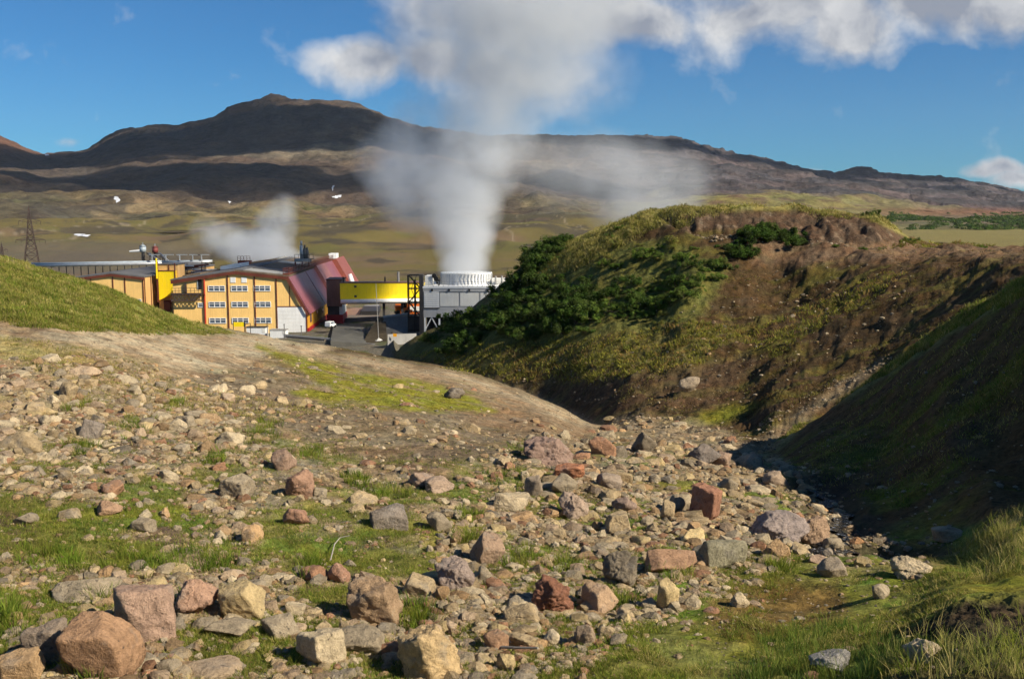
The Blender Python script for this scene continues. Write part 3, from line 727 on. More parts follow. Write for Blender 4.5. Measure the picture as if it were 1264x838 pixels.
# big roller gate
mb = MB(); mb.box(-6.5, -0.15, -0.1, -0.02, -1.2, 5.75); gate = mb.build('gate', M['white'], hall)
mb = MB()
for k in range(1, 8): mb.box(-6.5, -0.15, -0.125, -0.1, -1.2 + k * .86, -1.2 + k * .86 + .05)
mb.build('gate_rib', M['panel'], gate)
for v, w in ((4.5, 2.9), (15, 4.0), (26, 3.2)):
    mb = MB(); mb.box(0.2, 0.30, v - .9, v + .9, w - 1.0, w + 1.0); o = mb.build('side_window', M['glass'], hall)
    mb = MB(); mb.box(0.22, 0.34, v - 1.05, v - .9, w - 1.1, w + 1.1); mb.box(0.22, 0.34, v + .9, v + 1.05, w - 1.1, w + 1.1); mb.box(0.22, 0.335, v - .9, v + .9, w + 1.0, w + 1.1); mb.build('frame', M['rust'], o)
# catwalk on the wing: lattice girder, deck, railing, stay
cw = MB(); v0 = -1.3
for hgt in (6.85 + 0.0, 8.25): cw.bar((-29.7, v0, hgt + .6), (-22.7, v0, hgt + .6), .26)
cw.box(-29.7, -22.7, v0, .05, 8.9, 9.05)
for i in range(9):
    u = -29.7 + i * .875
    cw.bar((u, v0, 7.45), (u + .44, v0, 8.85), .12); cw.bar((u + .44, v0, 8.85), (min(u + .875, -22.7), v0, 7.45), .12)
for u in np.linspace(-29.6, -22.8, 9): cw.bar((u, v0, 9.0), (u, v0, 10.2), .08)
for hgt in (9.6, 10.2): cw.bar((-29.6, v0, hgt), (-22.8, v0, hgt), .08)
cw.bar((-25.4, v0, 7.4), (-22.7, v0, 9.2), .2)
cw.box(-26.9, -26.5, -.5, .04, 9.05, 11.3)
cw.build('catwalk', M['lattice'], hall)

# brown stair tower with red base on the hall's flank
tw = empty('stair_tower', at(404, 401.5, 242), RZ); tag(tw, 'brown stair tower with bright red base between the hall and the yellow bridge', 'stair tower')
mb = MB(); mb.box(0, 3.7, 0, 9, 4.6, 11.0); mb.build('upper_wall', M['brown'], tw)
mb = MB(); mb.box(0.15, 3.55, 0.12, 9, 2.55, 4.55); mb.build('window_band', M['dark'], tw)
mb = MB(); mb.box(3.0, 3.75, 0.05, 8.8, 2.6, 6.2); mb.build('glazed_corner', M['panel'], tw)
mb = MB(); mb.box(-0.1, 3.9, -0.12, 9, -3, 2.55); mb.build('base', M['red'], tw)
mb = MB(); mb.box(-0.15, 3.85, -0.15, 9.1, 11.0, 11.25); mb.build('roof_edge', M['rust'], tw)
mb = MB(); mb.box(-.12, 3.6, -.13, .0, 4.5, 4.62); mb.build('sill', M['black'], tw)

# exhaust silencer set on the hall roof
vs_ = empty('roof_vent_stack', at(374, 323, 262), RZ); tag(vs_, 'cluster of silver steam vents on a legged platform above the hall roof', 'vent stack')
mb = MB(); mb.box(-2.0, 2.0, -1.5, 1.5, 0, .8); mb.build('platform', M['concrete'], vs_)
for x, r, h in ((-.3, .45, 4.6), (.55, .42, 3.6), (1.15, .4, 3.0)):
    mb = MB(); mb.tube((x, 0, .8), (x, 0, .8 + h * .75), r, 12); mb.tube((x, 0, .8 + h * .75), (x, 0, .8 + h), r * .55, 12); mb.build('vent', M['steel'] if x < 0 else M['cement'], vs_, smooth=True)
for x in (-1.8, 0, 1.7):
    mb = MB(); mb.bar((x, -1.3, -4.2), (x, -1.3, 0), .3); mb.build('leg', M['rust'], vs_)
mb = MB()
for x in np.linspace(-1.9, 2.9, 6): mb.bar((x, -1.5, .8), (x, -1.5, 1.9), .09)
mb.bar((-1.9, -1.5, 1.9), (2.9, -1.5, 1.9), .09); mb.box(2.0, 3.0, -1.4, 1.2, .7, .8); mb.build('railing', M['dark'], vs_)

# rust red hatch housing with railing on the hall roof
rh = empty('roof_railing', at(301, 323.5, 275), RZ); tag(rh, 'red brown railing round a hatch on the grey hall roof', 'railing')
mb = MB(); mb.box(-1.7, 1.7, 0, 2.4, -1.2, 0.4); mb.build('hatch_housing', M['rust'], rh)
mb = MB()
for x in np.linspace(-1.7, 1.7, 5): mb.bar((x, 0, .4), (x, 0, 1.6), .1)
mb.bar((-1.7, 0, 1.6), (1.7, 0, 1.6), .1); mb.bar((-1.7, 0, 1.0), (1.7, 0, 1.0), .08); mb.build('rail', M['rust'], rh)

# ------------------------------------------------------------------ left annex
AO = at(177, 342.6, 235); AO.z = at(177, 385, 235).z
an = empty('annex_hall', AO, 0.02); tag(an, 'low ochre annex hall with brown eaves half hidden behind the grassy hill', 'industrial building')
hh = at(177, 342.6, 235).z - AO.z
mb = MB(); mb.prism([(-24, -8), (0, -8), (0, hh), (-7.5, hh + .85), (-24, hh - 1.2)], 0, 60); mb.build('wall', M['orange'], an)
mb = MB(); mb.prism([(-24.4, hh - 1.2), (-7.5, hh + .9), (.3, hh + .03), (.3, hh + .33), (-7.5, hh + 1.2), (-24.4, hh - .9)], -.4, 60.4); mb.build('roof', M['roof'], an)
mb = MB(); mb.prism([(-24.4, hh - 1.75), (-7.5, hh + .3), (.3, hh - .55), (.3, hh + .03), (-7.5, hh + .88), (-24.4, hh - 1.2)], -.45, -.02); mb.build('fascia', M['rust'], an)
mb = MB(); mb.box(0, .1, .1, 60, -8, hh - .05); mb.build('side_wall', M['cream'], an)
mb = MB()
for u in (-12.4, -7.2, -4.4, -.15): mb.box(u - .12, u + .12, -.12, 0, -6, hh + .3)
for v in (.2, 4.5, 9): mb.box(.1, .22, v - .15, v + .15, -6, hh - .1)
mb.build('pilaster_trim', M['rust'], an)
window(-1.2, 2.6, 1.0, .9, 1, an)

# link block with the yellow chute box
lk = empty('link_block', at(196, 372, 240), 0.02); tag(lk, 'cream link block with bright yellow chute box between the two ochre halls', 'building')
kS = 240 / F
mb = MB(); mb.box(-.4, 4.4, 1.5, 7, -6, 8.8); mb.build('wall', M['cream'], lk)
mb = MB(); mb.prism([(0, 0.2), (4.0, 2.1), (4.0, 7.3), (0, 7.3)], 0, 1.48); mb.build('yellow_box', M['yellow'], lk)
mb = MB(); mb.box(-.3, .15, -.1, .2, -.2, 9.6); mb.box(-.1, 4.2, -.12, 0, 7.3, 7.5); mb.box(4.0, 4.25, -.1, .2, -5, 9.2); mb.box(2.2, 2.4, 1.3, 1.49, 7.5, 8.8); mb.build('frame_trim', M['rust'], lk)
mb = MB(); mb.tube((-.15, -.2, 5.5), (-.15, -.2, 10.4), .22, 8); mb.build('yellow_pipe', M['yellow'], lk)
mb = MB(); mb.box(-.6, 4.6, 1.3, 7.2, 8.8, 9.0); mb.build('roof', M['roof'], lk)
mb = MB(); mb.tube((.9, 1.2, -.3), (2.6, 1.2, -.3), .5, 10); mb.box(1.0, 2.5, .6, 1.4, -2.5, -.5); mb.build('chute_machine', M['rust'], lk)

# tangle of pipes over the link, on posts
pt = empty('roof_pipe_rack', at(236, 345, 262), 0.02); tag(pt, 'tangle of rusty pipes and posts on the roof between the two halls', 'pipe rack')
r2 = np.random.default_rng(3)
for k in range(9):
    a = (r2.uniform(-6, -1), r2.uniform(0, 12), r2.uniform(.6, 4)); b = (a[0] + r2.uniform(3, 8), a[1] + r2.uniform(-2, 6), a[2] + r2.uniform(-.5, .9))
    mb = MB(); mb.tube(a, b, r2.uniform(.12, .3), 8); mb.build('pipe', M['rust'] if k % 3 else M['steel'], pt, smooth=True)
mb = MB()
for k in range(12):
    a = (r2.uniform(-6, 5), r2.uniform(0, 12), -1); mb.bar(a, (a[0], a[1], r2.uniform(2, 4.5)), .14)
mb.box(-6.2, 5.4, 0, 12, -1.3, -.2); mb.build('post', M['lattice'], pt)

# ------------------------------------------------------------------ pipeline across the back
pl = empty('steam_pipeline', at(140, 326, 315)); tag(pl, 'pale steam pipeline on low trestles running behind the annex roof', 'pipeline')
def rel(o, px, py, Y): return at(px, py, Y) - o.location
for k, (dy, r) in enumerate(((0, .42), (1.6, .42))):
    mb = MB(); a = rel(pl, 30, 328.5 - k * 2.2, 318 + dy); b = rel(pl, 200, 325.2 - k * 2.0, 312 + dy); c = rel(pl, 262, 323.0 - k * 1.0, 312 + dy)
    mb.tube(a, b, r, 10); mb.tube(b, c, r * .8, 10); mb.build('pipe', M['steel'] if k == 0 else M['tankblue'], pl, smooth=True)
mb = MB()
for px in range(36, 262, 9):
    f = (px - 30) / 230.0; p = rel(pl, px, 328.5 - 5.0 * f, 318 - 6 * f)
    mb.bar(p + Vector((0, .4, -.3)), p + Vector((0, .4, -4.5)), .22); mb.bar(p + Vector((-.4, .4, -.4)), p + Vector((.9, .4, -.4)), .25)
mb.build('trestle', M['dark'], pl)
mb = MB()
for px in (188, 205, 222, 238, 249):
    p = rel(pl, px, 322, 313); mb.bar(p, p + Vector((0, 0, 1.9)), .3); mb.bar(p + Vector((-1, 0, 1.9)), p + Vector((2.4, 0, 1.9)), .25)
mb.build('expansion_loop', M['steel'], pl)

def tank(px, py, Y, r, h, m, label):
    o = empty('separator_tank', at(px, py, Y)); tag(o, label, 'tank')
    b = MB(); b.tube((0, 0, 0), (0, 0, h * .8), r, 20); b.tube((0, 0, h * .8), (0, 0, h), r, 20, r * .45); b.build('vessel', m, o, smooth=True)
    b = MB(); b.tube((0, 0, h), (0, 0, h + .8), r * .16, 8); b.build('valve', M['steel'], o)
    b = MB()
    for k in range(8):
        a = k * math.pi / 4; b.bar((r * 1.05 * math.cos(a), r * 1.05 * math.sin(a), h * .75), (r * 1.05 * math.cos(a), r * 1.05 * math.sin(a), h * .98), .07)
    b.tube((0, 0, h * .74), (0, 0, h * .77), r * 1.08, 20); b.build('railing', M['dark'], o)
    b = MB(); b.tube((0, 0, -3), (0, 0, 0), r * .5, 12); b.build('leg', M['dark'], o)
    return o
tank(176.5, 311, 345, 1.1, 2.4, M['tankblue'], 'pale blue separator tank on the slope behind the pipeline')
tank(191.5, 312, 345, 1.0, 2.3, M['tankred'], 'dull red separator tank on the slope behind the pipeline')
for k, (x0, x1, lab) in enumerate(((181, 197, 'pair of dark inclined pipes climbing to the pale blue tank'), (194, 208, 'pair of dark inclined pipes climbing to the dull red tank'))):
    o = empty('feed_pipe', at(x0, 312.5, 345)); tag(o, lab, 'pipe')
    for j in (0, 1):
        b = MB(); b.tube(rel(o, x0 + j * 3.2, 312.5, 345), rel(o, x1 + j * 3.2, 324.5, 322), .2, 8); b.build('pipe', M['dark'] if j == 0 else M['steel'], o, smooth=True)
    for t_ in (.25, .5, .75):
        b = MB(); p = rel(o, x0, 312.5, 345).lerp(rel(o, x1, 324.5, 322), t_); b.bar(p, p + Vector((0, 0, -2.2)), .15); b.build('support', M['dark'], o)
b = MB(); p = at(160, 310.5, 350); b.tube(p, at(175, 309.5, 350), .28, 8, .5); o = b.build('white_relief_pipe', M['white']); tag(o, 'short white relief pipe left of the pale blue tank', 'pipe')

# ------------------------------------------------------------------ yellow bridge to the cooling tower
YB = at(420, 369.5, 237); br = empty('conveyor_bridge', YB, 0.0)
tag(br, 'bright yellow enclosed bridge with a silver pipe slung underneath', 'bridge')
e = rel(br, 524, 368.3, 244)
def yb(t, dv, dz): p = e * t; return (p.x, p.y + dv, p.z + dz)
hL, hR = 3.85, 3.85
mb = MB(); mb.quadbox([yb(0, 0, 0), yb(1, 0, 0), yb(1, 3.2, 0), yb(0, 3.2, 0), yb(0, 0, hL), yb(1, 0, hR), yb(1, 3.2, hR), yb(0, 3.2, hL)]); mb.build('gallery', M['yellow'], br)
mb = MB(); mb.quadbox([yb(0, -.2, hL), yb(1, -.2, hR), yb(1, 3.4, hR), yb(0, 3.4, hL), yb(0, -.2, hL + .22), yb(1, -.2, hR + .22), yb(1, 3.4, hR + .22), yb(0, 3.4, hL + .22)]); mb.build('roof', M['brown'], br)
mb = MB(); mb.tube(yb(.01, -.3, -.5), yb(1, -.3, -.45), .52, 14); mb.build('pipe', M['white'], br, smooth=True)
mb = MB(); mb.quadbox([yb(0, .6, -1.25), yb(1, .6, -1.1), yb(1, 3.0, -1.1), yb(0, 3.0, -1.25), yb(0, .6, -.02), yb(1, .6, -.02), yb(1, 3.0, -.02), yb(0, 3.0, -.02)]); mb.build('girder', M['black'], br)
for dz in (3.0, .65):
    mb = MB(); p = yb(.175, -.03, dz); mb.box(p[0] - .3, p[0] + .35, p[1] - .06, p[1] + .02, p[2] - .22, p[2] + .3); mb.build('vent_window', M['dark'], br)
for t_ in (.03, .52, .68):
    mb = MB(); p = yb(t_, 1.2, hL + .2); mb.tube(p, (p[0], p[1], p[2] + (1.2 if t_ < .6 else 2.4)), .28 if t_ > .6 else .18, 8); mb.build('roof_vent', M['dark'] if t_ < .6 else M['concrete'], br)
for t_ in (.5, .72):
    mb = MB(); p = yb(t_, 1.6, -1.1); mb.bar(p, (p[0], p[1], p[2] - 8), .6); mb.build('pier', M['dark'], br)
# small white dome and brown lean-to behind the bridge
dm = empty('white_shed', at(438, 349.5, 285)); tag(dm, 'small white leaning vent cowl behind the left end of the yellow bridge', 'vent cowl')
mb = MB(); mb.tube((-.6, 0, -1), (-1.4, 0, 2.6), 1.0, 10, .5); mb.build('cowl', M['white'], dm, smooth=True)
mb = MB(); mb.box(-2.6, 2.6, -.5, 3, -4, -.9); mb.build('base', M['redroof'], dm)

# ------------------------------------------------------------------ black scaffold stair at the tower
sc_ = empty('scaffold_stair', at(504, 409, 214)); tag(sc_, 'tall black scaffold stair standing at the end of the yellow bridge', 'scaffold stair')
sw, sh = 2.7, 12.1
for x in (0, 1.45, sw):
    for y in (0, 2.2):
        mb = MB(); mb.bar((x, y, -1.5), (x, y, sh if x != 1.45 else sh - 1.0), .20); mb.build('post', M['black'], sc_)
mb = MB()
for z in (.3, 3.2, 6.2, 9.2, sh):
    for y in (0, 2.2): mb.bar((0, y, z), (sw, y, z), .17)
    for x in (0, sw): mb.bar((x, 0, z), (x, 2.2, z), .15)
    if z < sh: mb.box(0, sw, 0, 2.2, z - .06, z)
for z in (1.3, 4.2, 7.2, 10.2): mb.bar((0, 0, z), (sw, 0, z), .1); mb.bar((0, 2.2, z), (sw, 2.2, z), .1)
mb.build('landing', M['black'], sc_)
mb = MB()
for z0, z1, d in ((.3, 3.2, 1), (3.2, 6.2, -1), (6.2, 9.2, 1), (9.2, sh, -1)):
    a, c = (0.1, sw - .1) if d > 0 else (sw - .1, .1)
    mb.bar((a, 1.1, z0), (c, 1.1, z1), .24); mb.bar((c * .5 + a * .5 - .6, -.05, z0), (c * .5 + a * .5 + .6, -.05, z1), .1); mb.bar((c * .5 + a * .5 + .6, -.05, z0), (c * .5 + a * .5 - .6, -.05, z1), .1)
mb.build('stair_flight', M['black'], sc_)
mb = MB(); mb.box(.05, sw - .05, .2, 2.1, -1.2, 3.1); mb.build('base_screen', M['dark'], sc_)

# ------------------------------------------------------------------ cooling tower
ct = empty('cooling_tower', at(523, 409, 212)); tag(ct, 'grey panelled cooling tower with a round white fan stack giving off steam', 'cooling tower')
k = 212 / F
def cx(px): return (px - 523) * k
def cz(py): return (409 - py) * k
W = cx(690)
mb = MB(); mb.box(0, W, 0, 17, cz(391.5), cz(359.5)); mb.build('casing', M['grey'], ct)
mb = MB(); mb.box(-.05, W + .05, -.25, 17.2, cz(359.4), cz(355.5)); mb.build('deck_beam', M['grey'], ct)
mb = MB(); mb.box(-.1, W + .1, -.35, 17.3, cz(355.4), cz(353.2)); mb.build('deck', M['white'], ct)
mb = MB(); mb.box(.15, cx(542.5), -.2, -.01, cz(379.3), cz(358.9)); lv = mb.build('louvre_panel', M['white'], ct)
mb = MB()
for i in range(7): z = cz(377) + i * (cz(360) - cz(377)) / 6.5; mb.box(.25, cx(542), -.28, -.2, z, z + .12)
mb.build('slat', M['panel'], lv)
mb = MB(); mb.box(.1, cx(543), -.24, -.01, cz(380.4), cz(379.4)); mb.build('louvre_sill', M['dark'], ct)
for a, b_ in ((543.8, 566.5), (568.6, 591.6), (593.6, 617), (619, 643), (645, 669)):
    mb = MB(); mb.box(cx(a), cx(b_), -.12, -.01, cz(377.6), cz(361)); mb.build('panel', M['panel'], ct)
for px in (534, 555, 580, 602.5, 625):
    mb = MB(); mb.box(cx(px) - .2, cx(px) + .2, -.45, -.26, cz(358.8), cz(356.3)); mb.build('bracket', M['dark'], ct)
mb = MB(); mb.box(-.85, -.02, -.3, 1.2, cz(414), cz(338.5)); mb.build('side_shade_strip', M['dark'], ct)  # dark strip standing in for the shaded left face of the tower
for px in (523.6, 541.5, 560, 580, 600):
    mb = MB(); mb.box(cx(px), cx(px) + .35, 0, .4, cz(418), cz(391.6)); mb.build('leg', M['white'], ct)
mb = MB()
for a in (524.5, 561, 581): mb.bar((cx(a), .3, cz(408)), (cx(a + 8.5), .3, cz(391.6)), .22); mb.bar((cx(a + 17), .3, cz(408)), (cx(a + 8.5), .3, cz(391.6)), .22)
mb.build('brace', M['white'], ct)
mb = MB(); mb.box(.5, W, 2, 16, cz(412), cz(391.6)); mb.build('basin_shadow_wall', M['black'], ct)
# railing
mb = MB()
for px in range(524, 692, 6): mb.bar((cx(px), -.3, cz(353.2)), (cx(px), -.3, cz(347.2)), .06)
for py in (347.2, 350.0): mb.bar((0, -.3, cz(py)), (W, -.3, cz(py)), .06)
mb.build('railing', M['steel'], ct)
# louvred stack left of the fan
mb = MB(); mb.box(.2, cx(533), 3, 9, cz(353.2), cz(341.5)); ls = mb.build('louvre_housing', M['panel'], ct)
mb = MB()
for i in range(5): z = cz(352) + i * .42; mb.box(.1, cx(534), 2.86, 3.0, z, z + .22)
mb.build('slat', M['white'], ls)
# fan motor
mb = MB(); c = Vector((cx(538.5), 2.0, 0))
for i in range(3): mb.tube((cx(535.5 + i * 2.2), 2.4, cz(341.0 + i * 3.6)), (cx(535.5 + i * 2.2), 3.4, cz(341.0 + i * 3.6)), .5, 12)
mb.bar((cx(534), 2.6, cz(339)), (cx(542), 2.6, cz(352.5)), .5); mb.build('fan_motor', M['black'], ct)
# drum with vertical ribs
fc = Vector((cx(574), 9.0, 0)); R0 = 5.6 * (221 / 222)
b = MB(); seg = 72; prof = [(1.05, cz(354.2)), (1.0, cz(349.5)), (.985, cz(345)), (1.02, cz(338.9)), (1.03, cz(338.5)), (.99, cz(338.3)), (.93, cz(345))]
rings = []
for rr, z in prof:
    rings.append([b.bm.verts.new((fc.x + R0 * rr * math.cos(2 * math.pi * i / seg), fc.y + R0 * rr * math.sin(2 * math.pi * i / seg), z + .0)) for i in range(seg)])
for A, B in zip(rings[:-1], rings[1:]):
    for i in range(seg): b.bm.faces.new((A[i], A[(i + 1) % seg], B[(i + 1) % seg], B[i]))
drum = b.build('fan_stack', M['white'], ct, smooth=True)
b = MB()
for i in range(48):
    a = 2 * math.pi * i / 48; ca, sa = math.cos(a), math.sin(a)
    b.bar((fc.x + R0 * 1.03 * ca, fc.y + R0 * 1.03 * sa, cz(353)), (fc.x + R0 * 1.02 * ca, fc.y + R0 * 1.02 * sa, cz(339.6)), .13)
b.build('rib', M['steel'], drum)
b = MB(); b.box(cx(607), W, 6, 12, cz(353.2), cz(346.5)); b.build('duct', M['panel'], ct)
for px in (612, 620):
    b = MB(); b.tube((cx(px), 5, cz(353)), (cx(px), 5, cz(342)), .22, 8); b.build('vent_pipe', M['concrete'], ct)

# ------------------------------------------------------------------ yard between the hall and the tower
def slab(name, pts, z0, th, m, label, cat):
    vs = [at(*p) for p in pts]
    b = MB(); b.quadbox([(v.x, v.y, z0 - th) for v in vs] + [(v.x, v.y, z0) for v in vs])
    o = b.build(name, m); return tag(o, label, cat)
zg = at(440, 415, 205).z
b = MB(); P4 = [at(408, 421, 196), at(452, 424, 198), at(450, 404, 228), at(412, 400, 236)]
b.quadbox([tuple(p - Vector((0, 0, 1.5))) for p in P4] + [tuple(p) for p in P4]); o = b.build('yard_pavement', M['asphalt']); tag(o, kind='structure')
o = empty('terrace_block', at(425, 391, 255)); tag(o, 'low paved terrace with a pinkish top in front of the bridge piers', 'terrace')
b = MB(); b.quadbox([tuple(rel(o, *p)) for p in ((424, 398, 246), (473, 398, 246), (470, 398, 262), (426, 398, 262), (424, 393.3, 246), (473, 391.2, 246), (466, 389, 262), (428, 389, 262))]); b.build('retaining_kerb', M['terrace'], o)
b = MB(); b.quadbox([tuple(rel(o, *p)) for p in ((426, 391.2, 262.3), (443, 391.2, 262.3), (449, 381, 290), (428, 381, 290), (426, 390.6, 262.3), (443, 390.6, 262.3), (449, 380, 290), (428, 380, 290))]); b.build('ramp', mat_paint('pink_gravel', (0.30, 0.19, 0.14), 0, .3), o)
o = empty('dark_shed', at(446, 391, 268)); tag(o, 'dark low shed with flat roof under the yellow bridge', 'shed')
b = MB(); b.quadbox([tuple(rel(o, *p)) for p in ((443, 391, 264), (467, 391, 264), (470, 391, 285), (449, 391, 285), (445, 384, 264), (467, 384, 264), (470, 377.5, 285), (449, 377.5, 285))]); b.build('roof', M['dark'], o)
b = MB(); b.tube(rel(o, 450, 378, 285), rel(o, 468, 377.4, 285), .3, 8); b.build('ridge_pipe', M['steel'], o)
# grey retaining wall block
o = empty('retaining_wall', at(473, 413, 214)); tag(o, 'broad dark grey concrete wall left of the scaffold stair', 'wall')
b = MB(); b.quadbox([tuple(rel(o, *p)) for p in ((468, 419, 212), (524, 419, 212), (522, 419, 230), (476, 419, 230), (474, 392, 219), (520, 389.6, 219), (520, 387, 230), (477, 389, 230))]); b.build('slab', M['cement'], o)
b = MB(); b.tube(rel(o, 473, 391.5, 218.8), rel(o, 506, 387.5, 219.5), .3, 6); b.build('coping', M['concrete'], o)
b = MB(); P4 = [at(446, 425, 200), at(478, 425, 200), at(476, 392, 221), at(466, 392, 221)]
b.quadbox([tuple(p - Vector((0, 0, 2))) for p in P4] + [tuple(p) for p in P4]); o = b.build('embankment', mat_paint('dark_bank_earth', (0.075, 0.06, 0.04), 0, .5, rough=.95, spec=.05)); tag(o, kind='structure')
o = empty('concrete_parapet', at(479, 425, 192)); tag(o, 'pale concrete parapet with a small orange sign in front of the dark wall', 'parapet')
b = MB(); b.quadbox([tuple(rel(o, *p)) for p in ((478.5, 432, 192), (514, 428, 196), (514, 428, 196.6), (478.5, 432, 192.6), (478.5, 412.5, 192), (514, 411.5, 196), (514, 411.5, 196.6), (478.5, 412.5, 192.6))]); b.build('wall', M['concrete'], o)
b = MB(); p = rel(o, 487.5, 413.6, 191.8); b.box(p.x - .35, p.x + .35, p.y - .05, p.y, p.z - .3, p.z + .3); b.build('sign', mat_paint('orange_sign', (.75, .32, .01), 0, .1), o)
# mast in a heap of white stones
o = empty('mast', at(467.5, 418, 203)); tag(o, 'thin pale mast rising in front of the yellow bridge from a white stone heap', 'mast')
b = MB(); b.tube((0, 0, -1), (-.4, 0, 11.3), .085, 6, .05); b.build('pole', M['concrete'], o)
b = MB(); b.box(-.35, .35, -.35, .35, -2.5, -.4); b.build('footing', M['concrete'], o)
o = empty('yard_kerb', at(352, 412.5, 207)); tag(o, 'low pale kerb running along the near edge of the yard', 'kerb')
b = MB()
for (p0, p1) in (((352, 413.5, 207), (400, 417.5, 204)), ((400.3, 417.5, 204), (440, 422.5, 201)), ((440.3, 422.5, 201), (462, 425.5, 199))): b.bar(rel(o, *p0), rel(o, *p1), .34)
b.build('coping', M['concrete'], o)
b = MB(); b.bar(rel(o, 352, 415.6, 207.2), rel(o, 400, 419.6, 204.2), .3); b.build('footing', M['terrace'], o)
# orange wheel loader seen under the bridge
o = empty('wheel_loader', at(496, 387, 246), 0.3); tag(o, 'orange loading machine parked under the right end of the yellow bridge', 'loader')
b = MB(); b.box(-1.6, 1.6, -.9, .9, .6, 1.5); b.box(-1.7, -.3, -.8, .8, 1.5, 2.0); b.build('body', M['vehicle'], o, bevel=.08)
b = MB(); b.box(-.1, 1.2, -.75, .75, 1.52, 2.7); b.build('cab', M['black'], o, bevel=.08)
b = MB(); b.box(-.2, 1.3, -.85, .85, 2.7, 2.85); b.build('cab_roof', M['vehicle'], o, bevel=.04)
for x in (-1.1, 1.1):
    for y in (-.85, .85): b = MB(); b.tube((x, y - .2, .3), (x, y + .2, .3), .62, 16); b.build('wheel', M['black'], o)
b = MB(); b.bar((1.4, -.5, 1.2), (2.5, -.5, .5), .2); b.bar((1.4, .5, 1.2), (2.5, .5, .5), .2); b.prism([(2.4, 0), (3.0, .1), (2.9, .25), (2.55, .25), (2.5, .9), (2.35, .9)], -1, 1); b.build('bucket', M['vehicle'], o)
o = empty('orange_panel', at(489, 386, 252)); tag(o, 'orange cladding wall behind the loading machine under the bridge', 'wall panel')
b = MB(); b.quadbox([tuple(rel(o, *p)) for p in ((488, 388, 252), (524, 388, 252), (524, 388, 254), (488, 388, 254), (488, 375, 252), (524, 375, 252), (524, 375, 254), (488, 375, 254))]); b.build('wall', M['vehicle'], o)
b = MB(); b.quadbox([tuple(rel(o, *p)) for p in ((506, 384.5, 251.7), (520, 384.5, 251.7), (520, 384.5, 251.95), (506, 384.5, 251.95), (506, 378, 251.7), (520, 378, 251.7), (520, 378, 251.95), (506, 378, 251.95))]); b.build('shutter', M['white'], o)
# fittings at the foot of the hall's facade
def bin_(px0, px1, py0, py1, Y, label):
    o = empty('storage_container', at(px0, py1, Y)); tag(o, label, 'container')
    p = rel(o, px1, py0, Y)
    b = MB(); b.box(0, p.x, 0, 2.2, -1.5, p.z); b.build('body', M['white'], o, bevel=.05)
    b = MB(); b.box(-.06, p.x + .06, -.06, 2.26, p.z, p.z + .18); b.build('lid', M['dark'] if px0 < 320 else M['concrete'], o)
    b = MB(); b.box(p.x * .8, p.x * .96, -.05, -.003, .1, p.z - .1); b.build('door', M['panel'], o)
bin_(304, 328, 404.6, 411, 216, 'white storage container with dark lid at the foot of the ochre facade')
bin_(333, 353, 408, 413, 214, 'low white container in front of the big white gate')
o = empty('safety_barrier', at(288, 404, 219)); tag(o, 'yellow barrier panel at the foot of the ochre facade', 'barrier')
b = MB(); b.box(.1, 2.4, 0, .1, .15, 1.15); b.build('panel', M['yellow'], o)
for x in (0, 2.5): b = MB(); b.bar((x, 0, -1.5), (x, 0, 1.3), .14); b.build('post', M['dark'], o)
o = empty('gate_frame', at(303, 411, 215)); tag(o, 'thin dark goalpost frame beside the yellow barrier', 'frame')
b = MB(); b.bar((0, 0, -1), (0, 0, 2.1), .12); b.bar((1.1, 0, -1), (1.1, 0, 2.1), .12); b.bar((0, 0, 2.1), (1.1, 0, 2.1), .12); b.build('rail', M['dark'], o)
for px, h, lab in ((330, 2.4, 'tall thin rusty post right of the white container'), (351, 2.0, 'thin grey post in front of the white gate'), (372, 1.3, 'short grey post at the corner of the white gate')):
    p = at(px, 412 if px < 360 else 410, 214); o = empty('post', p); tag(o, lab, 'post')
    b = MB(); b.tube((0, 0, -1), (0, 0, h), .1, 6); b.build('shaft', M['lattice'] if px < 340 else M['cement'], o)
    b = MB(); b.box(-.16, .16, -.16, .16, h, h + .1); b.build('cap', M['dark'], o)
o = empty('parked_van', at(408, 404.5, 222), 1.2); tag(o, 'small white vehicle parked by the red base of the stair tower', 'van')
b = MB(); b.prism([(-1.3, .3), (1.3, .3), (1.3, .8), (.8, .9), (.5, 1.45), (-1.2, 1.45), (-1.3, .8)], -.7, .7); b.build('body', M['white'], o, bevel=.1)
b = MB(); b.prism([(.55, .92), (.75, .92), (.5, 1.4), (.4, 1.4)], -.72, .72); b.box(-1.0, .3, -.72, .72, .98, 1.35); b.build('window', M['glass'], o)
for x in (-.8, .8):
    for y in (-.65, .65): b = MB(); b.tube((x, y - .1, .3), (x, y + .1, .3), .3, 12); b.build('wheel', M['black'], o)

